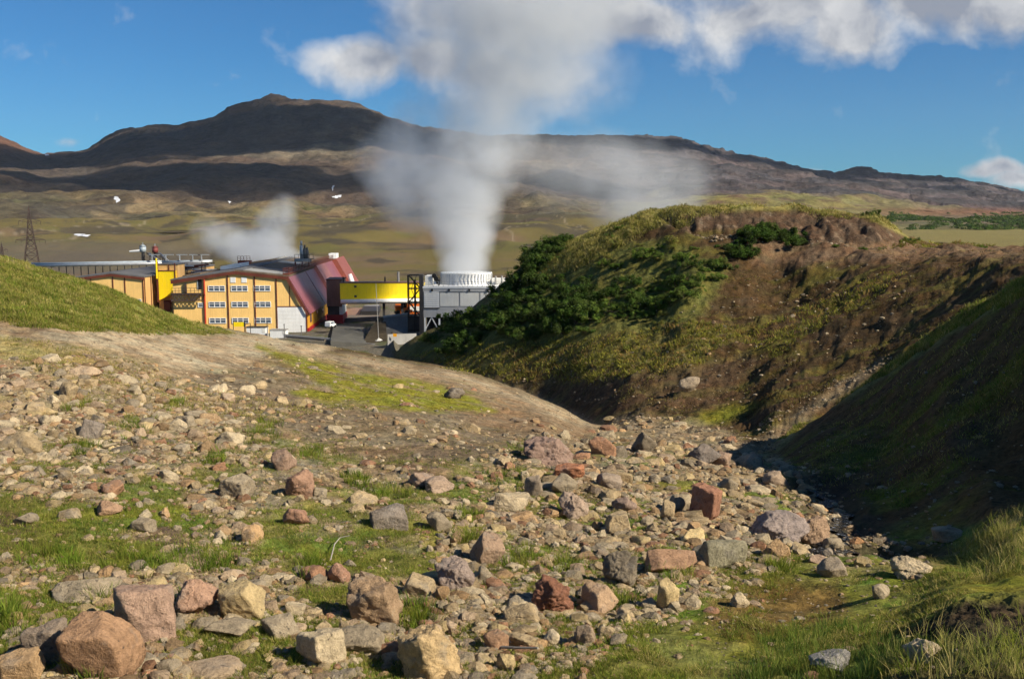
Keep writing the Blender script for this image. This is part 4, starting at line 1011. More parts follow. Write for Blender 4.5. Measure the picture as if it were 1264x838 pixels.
# ------------------------------------------------------------------ lattice pylons
def pylon(px, ptop, pbase, Y, wid, label):
    base = at(px, pbase, Y); top = at(px, ptop, Y); h = top.z - base.z
    o = empty('lattice_pylon', base, .35); tag(o, label, 'pylon')
    b = MB(); wb = wid; 
    def half(z): return wb * (1 - z / h) * .5 + .28 if z < .45 * h else (wb * .55 * .5 + .28) * (1 - (z - .45 * h) / (.55 * h)) * .8 + .12
    lv = [h * t for t in (0, .14, .26, .36, .45, .54, .62, .70, .78, .86, .93, 1.0)]
    for z0, z1 in zip(lv[:-1], lv[1:]):
        a, c = half(z0), half(z1); A = [(-a, -a), (a, -a), (a, a), (-a, a)]; Cc = [(-c, -c), (c, -c), (c, c), (-c, c)]
        for i in range(4):
            j = (i + 1) % 4
            b.bar((*A[i], z0), (*Cc[i], z1), .24); b.bar((*A[i], z0), (*Cc[j], z1), .14); b.bar((*A[j], z0), (*Cc[i], z1), .14); b.bar((*Cc[i], z1), (*Cc[j], z1), .14)
    b.build('tower', M['lattice'], o)
    for z, L in ((h * .50, wid * 1.0), (h * .79, wid * .75)):
        b = MB()
        for s in (-1, 1):
            b.bar((0, -.3, z), (s * L, 0, z + .2), .2); b.bar((0, .3, z + 1.4), (s * L, 0, z + .2), .16); b.bar((0, .3, z), (s * L, 0, z + .2), .2)
            b.bar((s * L, 0, z + .2), (s * L, 0, z - 1.3), .16); b.bar((s * L * .6, 0, z + .2), (s * L * .6, 0, z - 1.0), .12)
        b.build('crossarm', M['lattice'], o)
    b = MB(); b.bar((0, 0, h), (0, 0, h + 1.0), .2); b.build('tip', M['lattice'], o)
pylon(40, 257, 336, 420, 5.6, 'tall brown lattice pylon rising behind the grassy hill')
pylon(4, 301, 338, 520, 3.6, 'smaller distant pole with a short crossarm left of the lattice pylon')

# ------------------------------------------------------------------ snow patches lying on the mountains
def snow(px, py, w, h, label, seed, ang=0.0):
    w *= .62; h *= .6
    """a thin sheet of snow draped over the mountain's own surface"""
    c = mhit(px, py); dd = np.hypot(_mpx - px, _mpy - py) + (np.abs(_my - c.y) > 60) * 1e6
    i0, j0 = np.unravel_index(np.argmin(dd), dd.shape); i0 = min(max(i0, 2), _mx.shape[0] - 3); j0 = min(max(j0, 3), _mx.shape[1] - 4)
    A = np.array([[(_mpx[i0 + 2, j0] - _mpx[i0 - 2, j0]) / 4, (_mpx[i0, j0 + 2] - _mpx[i0, j0 - 2]) / 4], [(_mpy[i0 + 2, j0] - _mpy[i0 - 2, j0]) / 4, (_mpy[i0, j0 + 2] - _mpy[i0, j0 - 2]) / 4]])
    if abs(A[1, 1]) < .25: A[1, 1] = -.25
    Ai = np.linalg.inv(A); R_, S_ = 7, 36; V = []
    def P(u, v):
        d = Ai @ np.array((u, v)); fi = np.clip(i0 + d[0], 0, _mx.shape[0] - 2); fj = np.clip(j0 + d[1], 0, _mx.shape[1] - 2)
        a, b = int(fi), int(fj); s_, t_ = fi - a, fj - b
        return [float((1 - s_) * (1 - t_) * G[a, b] + s_ * (1 - t_) * G[a + 1, b] + s_ * t_ * G[a + 1, b + 1] + (1 - s_) * t_ * G[a, b + 1]) for G in (_mx, _my, _mz)]
    for k in range(R_):
        for q_ in range(S_):
            a = 2 * math.pi * q_ / S_; rr = k / (R_ - 1) * (1 + .3 * math.sin(2 * a + seed) + .22 * math.sin(5 * a + seed * 2) + .1 * math.sin(9 * a + seed * 3))
            u, v = w * .5 * rr * math.cos(a), h * .5 * rr * math.sin(a)
            p = P(u * math.cos(ang) - v * math.sin(ang), u * math.sin(ang) + v * math.cos(ang)); V.append((p[0], p[1] - .5, p[2] + .5))
    I = np.arange(R_ * S_).reshape(R_, S_); J = np.roll(I, -1, 1)
    o = link('snow_patch', np_mesh('snow_patch', np.array(V), np.stack([I[1:-1], J[1:-1], J[2:], I[2:]], -1).reshape(-1, 4), True), M['snow'])
    me = o.data; bm = bmesh.new(); bm.from_mesh(me); bm.verts.ensure_lookup_table(); bm.faces.new([bm.verts[int(k)] for k in I[1]]); bm.to_mesh(me); bm.free()
    tag(o, label, 'snow patch', 'snow patches left on the mountain')
snow(145, 246, 10, 11, 'wedge of old snow in a gully straight above the annex hall', 1, .5)
snow(417, 244, 16, 5, 'white snow patch at the foot of the gully left of the steam column', 3)
snow(411, 231, 4, 9, 'thin streak of snow high in the gully left of the steam column', 4, .35)
snow(58, 191, 11, 3, 'small snow patch on the reddish saddle at far left', 5)
snow(284, 247, 6, 2, 'tiny snow speck above the smaller steam puff', 6)
def snow_low(px, py, w, h, label, seed):
    """snow lying on the foothills"""
    r = np.random.default_rng(seed); V = []; S_, R_ = 36, 6
    A = np.linspace(0, 2 * math.pi, S_, endpoint=False); rad = 1 + .3 * np.sin(2 * A + seed) + .22 * np.sin(5 * A + seed * 2)
    q, s = ray(px, py); Yv = np.linspace(420, 1390, 900); b = height(q * Yv, Yv) >= s * Yv; y0 = Yv[b.argmax()] if b.any() else 1000.0
    k = y0 / F; x0 = float(q) * y0; dep = 5.0
    for i in range(1, R_):
        for a, rr in zip(A, rad):
            f = i / (R_ - 1) * rr; V.append((x0 + w * .35 * k * f * math.cos(a), y0 + h * .5 * k * dep * f * math.sin(a)))
    V = np.array(V); z = height(V[:, 0], V[:, 1]) + .35
    I = np.arange(len(V)).reshape(R_ - 1, S_); J = np.roll(I, -1, 1)
    o = link('snow_patch', np_mesh('snow_patch', np.column_stack([V, z]), [np.stack([I[:-1], J[:-1], J[1:], I[1:]], -1).reshape(-1, 4), I[0][None]], True), M['snow']); tag(o, label, 'snow patch', 'snow patches left on the mountain')
snow_low(102, 291, 19, 5.5, 'wide flat patch of old snow right of the lattice pylon', 2)
# ------------------------------------------------------------------ rocks
_ico = {}
def ico(sub):
    if sub not in _ico:
        bm = bmesh.new(); bmesh.ops.create_icosphere(bm, subdivisions=sub, radius=1.0)
        bm.verts.ensure_lookup_table()
        _ico[sub] = (np.array([v.co[:] for v in bm.verts]), np.array([[v.index for v in f.verts] for f in bm.faces])); bm.free()
    return _ico[sub]

def rock_shape(seed, sub, blocky=0.6, dims=(1, 1, 1), rough=0.05):
    """an angular broken stone: a sphere cut by random planes, roughened"""
    r = np.random.default_rng(seed); v, f = ico(sub); d = v / np.linalg.norm(v, axis=1, keepdims=True)
    n = int(9 + 6 * (1 - blocky)); nr = r.normal(size=(n, 3))
    if blocky > .5:
        ax = np.linalg.qr(r.normal(size=(3, 3)) * .35 + np.eye(3))[0]
        nr = np.concatenate([ax, -ax, nr[:5]])
    nr /= np.linalg.norm(nr, axis=1, keepdims=True)
    off = r.uniform(.58, .86, len(nr))
    dot = d @ nr.T
    rad = np.where(dot > .02, off[None] / np.maximum(dot, .02), 9.0)
    p = 16.0 + 30 * blocky
    rr = (np.minimum(rad, 3.0) ** -p).sum(1) ** (-1 / p); rr = np.minimum(rr, 1.15)
    s = rng.uniform(0, 50)
    rr *= 1 + rough * 1.1 * noise3(d * 2.0 + seed * 3.1, 5)
    if sub >= 3: rr *= 1 + rough * .6 * noise3(d * 5.3 + seed * 1.7, 6)
    if sub >= 4: rr *= 1 + rough * .55 * noise3(d * 11 + seed, 7) + rough * .3 * noise3(d * 24 + seed, 8)
    out = d * rr[:, None] * np.array(dims)[None]
    return out, f

def mat_rock(name, use_obj):
    t = NT(name)
    if use_obj: base = t.n('ShaderNodeObjectInfo').outputs['Color']; p = t.objc(); ks = 1.0
    else: base = t.n('ShaderNodeVertexColor', layer_name='Col').outputs[0]; p = t.geo(); ks = 1.0
    pos = t.geo()
    n1 = t.noise(pos, 5.0, 6, .65); n2 = t.noise(pos, 26.0, 5, .7); n3 = t.noise(pos, 90.0, 3, .6)
    k = t.math('ADD', t.mr(n1, .3, .7, .66, 1.24), t.mr(n2, .3, .7, -.24, .2)); k = t.math('ADD', k, t.mr(n3, .3, .7, -.12, .1))
    v = t.vmath('SCALE', base); t.put(v.inputs['Scale'], k)
    c = t.mix(t.mr(t.noise(pos, 3.1, 5, .6), .55, .68, 0, .4), v.outputs[0], (.27, .245, .21, 1))       # grey weathering crust
    c = t.mix(t.mr(t.noise(pos, 13.0, 4, .6), .62, .70, 0, .75), c, (.055, .045, .04, 1))                # dark pits and lichen
    c = t.mix(t.mr(t.noise(pos, 7.7, 5, .6), .66, .74, 0, .5), c, (.30, .30, .22, 1))                    # pale lichen
    h = t.math('ADD', n1, t.math('MULTIPLY', n2, .45)); h = t.math('ADD', h, t.math('MULTIPLY', n3, .16))
    return t.finish(c, .92, h, 1.0, .08, spec=.1)
ROCK = mat_rock('weathered_stone', True); RUBBLE = mat_rock('loose_rubble', False)

PAL = dict(tan=(.46, .34, .19), brown=(.37, .245, .13), orange=(.49, .31, .155), red=(.36, .195, .11), grey=(.355, .285, .19), dark=(.19, .155, .11), yellow=(.56, .415, .205), pink=(.45, .325, .205), pale=(.53, .42, .265), green=(.29, .265, .17))

def boulder(px0, px1, py0, py1, c, label, seed, blocky=.7, sub=5, rough=.05, hfac=1.0, depth=.8, sink=.2, tilt=0.0):
    """px0..px1 / py0..py1: where it stands in the view; real size from its distance"""
    cx_, w = (px0 + px1) / 2, px1 - px0
    foot = hit(cx_, min(py1 - (py1 - py0) * .12, 836)) if py1 < 838 else hit(cx_, 832)
    if py1 >= 838:
        q, s = ray(cx_, py1); Y = foot.y - .25
        foot = Vector((float(q) * Y, Y, h1(float(q) * Y, Y)))
    sc = foot.length / F
    W_, hh_ = w * sc * .5, (py1 - py0) * sc * .5
    D_ = W_ * depth; th = math.atan2(-foot.z, foot.y)
    H_ = math.sqrt(max(hh_ ** 2 - (D_ * .8 * math.sin(th)) ** 2, (.55 * hh_) ** 2)) / math.cos(th) * 1.08
    v, f = rock_shape(seed, sub, blocky, (W_ * 1.12, D_ * 1.12, H_ * 1.12 * hfac), rough)
    # fit the outline to the measured width and height
    v[:, 0] *= 2 * W_ / (v[:, 0].max() - v[:, 0].min()); v[:, 2] *= 2 * H_ * hfac / (v[:, 2].max() - v[:, 2].min())
    if tilt: 
        ca, sa = math.cos(tilt), math.sin(tilt); v = np.stack([v[:, 0] * ca - v[:, 2] * sa, v[:, 1], v[:, 0] * sa + v[:, 2] * ca], 1)
    v[:, 2] -= v[:, 2].min()
    v[:, 2] -= sink * H_ * 1.1
    me = np_mesh('boulder', v, f, True); o = link('boulder', me, ROCK)
    o.location = (foot.x, foot.y + D_ * .7, h1(foot.x, foot.y + D_ * .7) - .02); k = rng.uniform(.92, 1.08)
    cc = PAL[c] if isinstance(c, str) else c
    cc = tuple(.86 * q_ * (1.0 if isinstance(c, str) else 1.15) + .14 * t_ for q_, t_ in zip(cc, (.44, .335, .205)))
    o.color = (cc[0] * k, cc[1] * k, cc[2] * k, 1)
    tag(o, label, 'boulder', 'boulders lying on the slope'); o.rotation_euler[2] = 0
    HEROES.append((foot.x, foot.y, max(W_, D_)))
    return o
HEROES = []
B = [
 (70, 158, 758, 840, (.33, .185, .10), 'big smooth brown boulder near the lower left corner, tallest there', 11, .8, .04),
 (128, 218, 728, 800, (.40, .255, .18), 'large boulder with grey top and salmon pink side behind the big brown one', 12, .75, .06),
 (66, 143, 709, 741, 'grey', 'long low grey boulder behind the grey and pink one', 13, .6, .03),
 (207, 262, 717, 764, (.36, .21, .14), 'rough reddish tan boulder just right of the grey and pink one', 14, .3, .10),
 (266, 327, 722, 771, 'yellow', 'yellowish tan boulder with a sharp left face beside the rough reddish one', 15, .8, .05),
 (27, 80, 776, 830, (.26, .2, .15), 'brown grey boulder leaning against the left of the big brown one', 16, .6, .08),
 (-12, 47, 806, 845, 'orange', 'orange boulder cut by the lower left corner', 17, .6, .05),
 (250, 314, 765, 789, 'grey', 'flat grey slab below the yellowish tan boulder', 18, .7, .04),
 (318, 373, 758, 792, 'grey', 'flat topped grey boulder right of the grey slab', 19, .6, .05),
 (360, 426, 781, 828, 'pale', 'pale tan block in front of the dark hollow at bottom centre', 20, .75, .07),
 (424, 497, 718, 780, (.36, .235, .135), 'squarish golden brown boulder standing tall at lower centre', 21, .9, .08),
 (402, 476, 774, 810, 'grey', 'grey slab under the squarish golden brown boulder', 22, .6, .06),
 (486, 573, 773, 845, (.5, .35, .175), 'bright yellow tan pitted boulder at the bottom edge', 23, .7, .12),
 (576, 625, 658, 704, (.29, .19, .125), 'brown boulder with one flat shaded side, left of the gully rubble', 24, .9, .05),
 (491, 538, 710, 741, 'tan', 'tan pointed stone right above the squarish golden brown boulder', 25, .6, .06),
 (534, 590, 691, 732, (.31, .235, .195), 'rough pinkish grey boulder below the brown one with a flat side', 26, .3, .13),
 (584, 611, 697, 722, 'grey', 'rounded grey stone touching the rough pinkish boulder', 27, .5, .05),
 (450, 506, 624, 658, (.22, .18, .145), 'grey brown boulder with a ridge standing alone in the moss', 28, .8, .04),
 (522, 558, 635, 658, 'grey', 'small grey boulder right of the ridged grey brown one', 29, .6, .05),
 (214, 297, 815, 845, 'pink', 'flat pinkish slab at the bottom edge', 30, .6, .05),
 (402, 431, 693, 722, (.33, .17, .11), 'small reddish cone shaped boulder at the edge of the moss', 31, .5, .08),
 (851, 896, 596, 647, (.29, .13, .08), 'rust red cube shaped boulder standing in the rubble', 32, .95, .05),
 (826, 857, 609, 637, 'grey', 'grey boulder just left of the rust red cube', 33, .5, .07),
 (816, 835, 616, 645, 'tan', 'upright tan stone left of the rust red cube', 34, .8, .04),
 (744, 783, 634, 664, 'tan', 'tan split boulder near the middle of the rubble', 35, .6, .08),
 (745, 793, 685, 729, 'dark', 'dark grey rough boulder in the middle of the rubble', 36, .5, .12),
 (716, 767, 724, 760, (.40, .26, .155), 'smooth rounded golden boulder below the dark grey one', 37, .3, .04),
 (652, 712, 714, 764, (.25, .10, .06), 'crumbly dark red boulder left of the smooth golden one', 38, .3, .16),
 (619, 669, 746, 774, 'tan', 'low tan boulder with a pale top in front of the crumbly red one', 39, .6, .07),
 (808, 838, 719, 759, 'yellow', 'pointed yellow tan stone standing in the grass edge', 40, .8, .06),
 (797, 866, 681, 713, (.37, .21, .12), 'orange tan wedge boulder with a dark left side', 41, .9, .05),
 (862, 927, 667, 707, 'green', 'long grey green slab lying tilted right of the orange wedge', 42, .8, .05),
 (929, 1002, 636, 674, (.32, .255, .225), 'broad pinkish grey boulder by the stream', 43, .4, .12),
 (986, 1027, 637, 676, (.38, .25, .16), 'tan orange boulder joined to the broad pinkish one by the stream', 44, .5, .11),
 (943, 982, 664, 694, 'orange', 'orange wedge stone in front of the broad pinkish boulder', 45, .8, .06),
 (850, 893, 546, 577, (.21, .175, .15), 'grey boulder with a dark face at the top of the rubble', 46, .7, .05),
 (779, 813, 531, 562, 'dark', 'dark grey boulder at the top centre of the rubble', 47, .6, .05),
 (647, 717, 537, 578, (.26, .17, .135), 'broad crumbly pinkish brown boulder at the foot of the bare spur', 48, .3, .16),
 (682, 727, 569, 596, (.38, .15, .075), 'flat rust orange stone capping the pile below the spur', 49, .5, .08),
 (680, 717, 586, 613, 'grey', 'grey boulder under the flat rust orange stone', 50, .7, .05),
 (647, 673, 587, 617, (.27, .21, .15), 'tall tan brown stone left of the capped pile', 51, .6, .05),
 (604, 656, 607, 634, 'pale', 'pale flat boulder left of the rubble centre', 52, .6, .07),
 (689, 731, 609, 645, (.36, .26, .19), 'rough pinkish tan boulder below the patch of dark earth', 53, .3, .12),
 (346, 388, 580, 616, (.33, .185, .12), 'reddish brown split boulder on the left slope', 54, .8, .08),
 (332, 365, 557, 586, (.31, .20, .14), 'dull brown boulder just above the reddish split one', 55, .6, .08),
 (270, 313, 587, 620, 'grey', 'grey ridged boulder left of the reddish split one', 56, .8, .05),
 (347, 384, 629, 652, (.36, .19, .12), 'flat salmon coloured stone below the reddish split boulder', 57, .5, .07),
 (1154, 1193, 651, 671, 'grey', 'rounded grey boulder in the shade at the end of the stream', 58, .4, .05),
 (839, 867, 468, 490, (.32, .25, .175), 'pale rounded boulder alone on the dark far slope', 59, .5, .05),
 (546, 576, 478, 494, (.17, .14, .11), 'dark crumbly boulder on the bright moss of the spur', 60, .3, .16),
 (598, 632, 779, 810, (.37, .21, .12), 'upright tan orange stone with a flat side at lower centre', 61, .9, .04),
 (628, 668, 782, 808, 'tan', 'pale tan boulder right of the upright flat sided one', 62, .4, .07),
 (711, 739, 771, 800, (.33, .24, .16), 'knobbly brown boulder at the edge of the grass', 63, .4, .1),
 (736, 767, 770, 788, 'tan', 'tan boulder right of the knobbly brown one', 64, .4, .09),
 (1118, 1168, 781, 816, 'pale', 'pale lichen covered boulder on the dark bank in the lower right', 65, .4, .12),
 (1008, 1062, 801, 830, (.26, .25, .23), 'greyish white boulder half sunk in the grass at lower right', 66, .5, .09),
 (1077, 1101, 721, 742, 'grey', 'small round grey boulder in the grass at right', 67, .3, .06),
 (1100, 1152, 687, 714, 'pale', 'pale crumbled boulder in the grass right of the stream', 68, .2, .16),
 (1016, 1032, 676, 688, (.28, .23, .18), 'brown stone standing in the stream', 69, .5, .06),
 (1050, 1068, 663, 674, (.42, .22, .10), 'small bright orange stone by the stream', 70, .4, .05),
 (1016, 1046, 667, 684, 'grey', 'grey stone on the near bank of the stream', 71, .4, .06),
 (1012, 1048, 690, 716, (.3, .24, .17), 'brown stone below the stream pool', 72, .6, .07),
 (996, 1022, 686, 698, (.36, .25, .18), 'low tan stone at the stream pool', 73, .5, .05),
 (18, 46, 634, 648, 'grey', 'light grey flat stone beside the dark earth at far left', 74, .5, .04),
 (161, 192, 641, 660, 'grey', 'grey block with a dark left face in the grass at left', 75, .9, .04),
 (110, 147, 621, 640, (.36, .215, .13), 'long orange tan stone on the left slope', 76, .5, .06),
 (125, 153, 596, 614, (.38, .2, .11), 'orange stone on the left slope above the long orange one', 77, .4, .06),
 (96, 125, 518, 546, (.26, .215, .175), 'grey block near the green tuft on the left slope', 78, .9, .05),
 (205, 230, 517, 536, 'pale', 'pale yellowish round stone right of the green tuft on the left slope', 79, .4, .05),
 (880, 908, 557, 580, (.3, .2, .14), 'reddish brown stone at the upper right end of the rubble', 80, .5, .09),
 (925, 944, 558, 578, (.36, .24, .17), 'tan stone near the tip of the pale spur', 81, .5, .06),
 (940, 975, 582, 602, (.3, .22, .155), 'brown stone above the broad pinkish boulder', 82, .5, .09),
 (900, 925, 730, 752, 'pale', 'pale stone at the edge of the muddy grass', 83, .5, .1),
 (845, 868, 736, 754, 'pale', 'round pale stone in the grass below the orange wedge', 84, .4, .07),
 (560, 588, 690, 704, 'tan', 'small flat tan stone below the brown flat sided boulder', 85, .5, .05),
 (518, 560, 590, 610, (.34, .24, .17), 'tan and brown stone pair on the edge of the moss', 86, .5, .1),
 (500, 535, 582, 606, (.32, .22, .16), 'crumbly tan boulder above the moss', 87, .4, .1),
 (735, 770, 586, 606, (.28, .215, .16), 'brown flat boulder by the dark earth patch', 88, .6, .08),
 (752, 786, 612, 634, (.26, .18, .14), 'dark pinkish boulder left of the upright tan stone', 89, .5, .1),
]
for (a, b_, c, d, colr, lab, seed, blk, rg) in B:
    a, b_ = a + (b_ - a) * .05, b_ - (b_ - a) * .05; c += (d - c) * .07
    boulder(a, b_, c, d, colr, lab, seed, blk, 5 if (b_ - a) > 34 else 4, rg, depth=.6 if seed == 59 else .85, sink=.5 if seed == 59 else .3)

# ------------------------------------------------------------------ medium stones: individuals sharing a few shapes
PROTO = []
for i in range(16):
    v, f = rock_shape(300 + i, 4, (.85, .4, .6)[i % 3], (1, rng.uniform(.7, 1.0), rng.uniform(.5, .85)), .07)
    v[:, 2] -= v[:, 2].min(); v[:, 2] -= .22 * v[:, 2].max()
    PROTO.append(np_mesh('stone', v, f, True)); PROTO[-1].materials.append(ROCK)
CKEY = ['tan', 'tan', 'tan', 'grey', 'grey', 'pink', 'brown', 'brown', 'pale', 'pale', 'red', 'orange', 'yellow', 'dark']
NAMES = dict(tan='tan', grey='grey', pink='pinkish', brown='brown', pale='pale', red='dark reddish', orange='orange tan', yellow='yellowish', dark='dark')
def stone_density(px, py):
    d = np.full(px.shape, .26)
    d = np.maximum(d, 1.0 * (inpoly(px, py, [(560, 600), (660, 530), (760, 530), (900, 540), (1010, 600), (1030, 655), (985, 700), (940, 760), (800, 820), (640, 838), (560, 838), (520, 720)]) > 0))
    d = np.maximum(d, .85 * (inpoly(px, py, [(0, 450), (120, 440), (240, 470), (340, 500), (330, 620), (300, 700), (200, 640), (0, 620)]) > 0))
    d = np.maximum(d, .8 * (inpoly(px, py, [(0, 690), (280, 700), (420, 760), (580, 780), (560, 838), (0, 838)]) > 0))
    d = d * np.where(inpoly(px, py, ROAD) > -4, .02, 1)
    d = d * np.where(inpoly(px, py, [(330, 430), (480, 440), (740, 525), (640, 530), (470, 505), (340, 480)]) > 0, .22, 1)
    d = d * np.where(inpoly(px, py, [(0, 300), (300, 410), (130, 440), (0, 410)]) > -2, .0, 1)
    d = d * np.where(inpoly(px, py, [(400, 690), (470, 670), (540, 680), (560, 712), (410, 720)]) > 0, .3, 1)
    d = d * np.where(inpoly(px, py, [(760, 790), (860, 745), (1000, 700), (1280, 620), (1280, 900), (700, 900)]) > 0, .10, 1)
    d = d * np.where(inpoly(px, py, [(960, 560), (1010, 600), (1060, 640), (1110, 660), (1280, 630), (1280, 200), (640, 200), (480, 430), (600, 455), (740, 520), (820, 515)]) > 0, .0, 1)
    return d
def scatter(n, pxr, pyr, seed, ymax=75):
    r = np.random.default_rng(seed); out = []
    tot = 0
    while tot < n:
        px = r.uniform(*pxr, 4000); py = r.uniform(*pyr, 4000)
        k = r.uniform(0, 1, 4000) < stone_density(px, py); px, py = px[k], py[k]
        x, y, ok = first_hit(px, py, 5.5, ymax); x, y, px, py = x[ok], y[ok], px[ok], py[ok]
        # few stones where the turf has closed over
        gr = green_patch(x, y) * sstep(540, 600, py) * (1 - .5 * sstep(560, 620, px) * (1 - sstep(960, 1000, px)))
        k = r.uniform(0, 1, len(x)) > gr * .75
        out.append(np.stack([x, y, px, py], 1)[k]); tot += k.sum()
    return np.concatenate(out)[:n]
def green_patch(x, y):
    return np.clip(np.maximum(sstep(.0, .18, fbm(x, y, 3.2, 5, 85) + .15 * fbm(x, y, .7, 4, 87)), sstep(.08, .25, fbm(x, y, 2.4, 4, 91))), 0, 1)
def ZONE(px, py):
    if py > 700: return 'in the front rows of rubble'
    if px < 400: return 'on the left rubble slope'
    if px > 860: return 'on the rubble beside the stream'
    return 'in the middle of the rubble'
hx = np.array(HEROES)
def stones(pts, n, mean, lo, hi, keys, zone=None):
    cnt = 0; pz = height(pts[:, 0], pts[:, 1])
    for (x, y, px, py), z in zip(pts, pz):
        if cnt >= n: break
        size_px = float(np.clip(np.random.default_rng(int(abs(x * 1e4)) % 99991).lognormal(mean, .42), lo, hi))
        r = size_px * y / F
        if (np.hypot(hx[:, 0] - x, hx[:, 1] - y) < hx[:, 2] * .8 + r * .7).any(): continue
        ck = keys[rng.integers(len(keys))]; c = PAL[ck]
        o = bpy.data.objects.new('stone', PROTO[rng.integers(16)]); COL.objects.link(o)
        o.location = (x, y, z - r * .24); o.rotation_euler = (rng.normal(0, .2), rng.normal(0, .2), rng.uniform(0, 6.28)); o.scale = (r * rng.uniform(.85, 1.25), r, r * rng.uniform(.7, 1.1))
        k = rng.uniform(.8, 1.2); o.color = (c[0] * k, c[1] * k, c[2] * k, 1)
        tag(o, '%s loose stone of middling size %s' % (NAMES[ck], zone or ZONE(px, py)), 'stone', 'loose stones strewn over the rubble slope'); cnt += 1
stones(scatter(700, (-10, 1150), (470, 850), 21), 205, 2.3, 7.0, 24, CKEY)
_p = scatter(900, (-10, 340), (448, 560), 24); stones(_p, 88, 2.2, 6.0, 18, ['tan', 'pale', 'pale', 'grey', 'pink', 'tan'], 'in the pale gravel field below the dirt track')

# ------------------------------------------------------------------ uncountable rubble: one object
def rubble(name, label, pts, size_fn, seed, cols, subs=(2, 1), cut=9.0):
    r = np.random.default_rng(seed); V, Fc, Cc = [], [], []; n0 = 0
    shapes = {s: [rock_shape(700 + i + 50 * s, s, (.8, .4)[i % 2], (1, r.uniform(.65, 1), r.uniform(.5, .9)), .08) for i in range(10)] for s in set(subs)}
    z = height(pts[:, 0], pts[:, 1])
    for (x, y, px, py), zz in zip(pts, z):
        spx = size_fn(r, px, py); rad = spx * y / F
        v, f = shapes[subs[0] if spx > 2.6 else subs[1]][r.integers(10)]
        a = r.uniform(0, 6.28); ca, sa = math.cos(a), math.sin(a)
        s3 = rad * np.array((r.uniform(.8, 1.25), r.uniform(.8, 1.2), r.uniform(.6, 1.1)))
        w_ = v * s3; w_ = np.stack([w_[:, 0] * ca - w_[:, 1] * sa + x, w_[:, 0] * sa + w_[:, 1] * ca + y, w_[:, 2] + zz + rad * .05], 1)
        c = np.array(cols[r.integers(len(cols))]) * r.uniform(.55, 1.08)
        V.append(w_); Fc.append(f + n0); Cc.append(np.repeat(c[None], len(v), 0)); n0 += len(v)
    me = np_mesh(name, np.concatenate(V), np.concatenate(Fc), False, np.concatenate(Cc))
    o = link(name, me, RUBBLE); tag(o, label, 'rubble', kind='stuff'); return o
cols = [PAL[k] for k in ('tan', 'tan', 'tan', 'grey', 'pink', 'brown', 'pale', 'pale', 'pale', 'yellow', 'grey', 'tan', 'brown', 'pink', 'orange', 'red')]
pp = scatter(24500, (-40, 1180), (440, 870), 22)
rubble('rubble', 'small loose stones covering the slope between the boulders', pp, lambda r, px, py: float(np.clip(r.lognormal(1.1, .74), 1.0, 17.0)) * (0.62 + .5 * (py - 440) / 400), 23, cols)
# stones on the far bank, gully floor and spur
r = np.random.default_rng(31)
def poly_pts(n, poly, seed, y0=14, y1=120):
    r = np.random.default_rng(seed); poly = np.array(poly, float); lo, hi = poly.min(0), poly.max(0); out = []; tot = 0
    while tot < n:
        m = int(min(4000, 3 * n + 60)); px = r.uniform(lo[0], hi[0], m); py = r.uniform(lo[1], hi[1], m); k = inpoly(px, py, poly) > 0; px, py = px[k], py[k]
        if not len(px): continue
        x, y, ok = first_hit(px, py, y0, y1); out.append(np.stack([x, y, px, py], 1)[ok]); tot += ok.sum()
    return np.concatenate(out)[:n]
fp = [poly_pts(650, [(735, 518), (800, 510), (900, 528), (960, 556), (900, 568), (800, 545)], 32, 26), poly_pts(520, [(900, 540), (1000, 488), (1100, 436), (1110, 446), (1010, 510), (955, 558)], 33, 20), poly_pts(700, [(540, 450), (760, 440), (930, 330), (1130, 320), (1130, 400), (900, 500), (780, 512)], 34, 42),
      poly_pts(150, [(980, 570), (1030, 600), (1060, 640), (1120, 665), (1180, 668), (1060, 700), (990, 700), (1010, 640)], 35, 15), poly_pts(260, [(990, 575), (1012, 585), (1035, 610), (1055, 645), (1100, 662), (1130, 668), (1050, 680), (1005, 700), (995, 680), (1030, 650)], 39, 15), poly_pts(500, [(860, 760), (1000, 700), (1140, 690), (1180, 740), (1060, 800), (900, 838)], 40, 6), poly_pts(300, [(840, 280), (1000, 290), (1120, 298), (1100, 306), (960, 300), (880, 296)], 36, 60), poly_pts(300, [(950, 570), (1100, 470), (1264, 380), (1264, 620), (1110, 655)], 37, 16)]
rubble('bank_gravel', 'small stones scattered over the gully floor and the dark far slopes', np.concatenate(fp), lambda r, px, py: float(np.clip(r.lognormal(.35, .5), .6, 4.5)) * (1.9 if 575 < py < 720 and px > 985 else 1), 38, [PAL[k] for k in ('grey', 'brown', 'pale', 'pink', 'dark', 'grey')], (1, 1))

_p = np.concatenate([poly_pts(520, [(60, 402), (240, 402), (345, 416), (480, 438), (620, 470), (735, 524), (730, 545), (620, 520), (480, 470), (345, 450), (270, 470), (130, 445)], 45, 20, 75), poly_pts(200, [(330, 436), (480, 475), (600, 505), (700, 540), (480, 510), (380, 490)], 46, 18, 75)])
rubble('track_stones', 'small stones lying loose on the dirt track and the bare spur', _p, lambda r, px, py: float(np.clip(r.lognormal(.1, .55), .5, 4.0)), 47, [PAL[k] for k in ('tan', 'grey', 'brown', 'pale')], (1, 1))
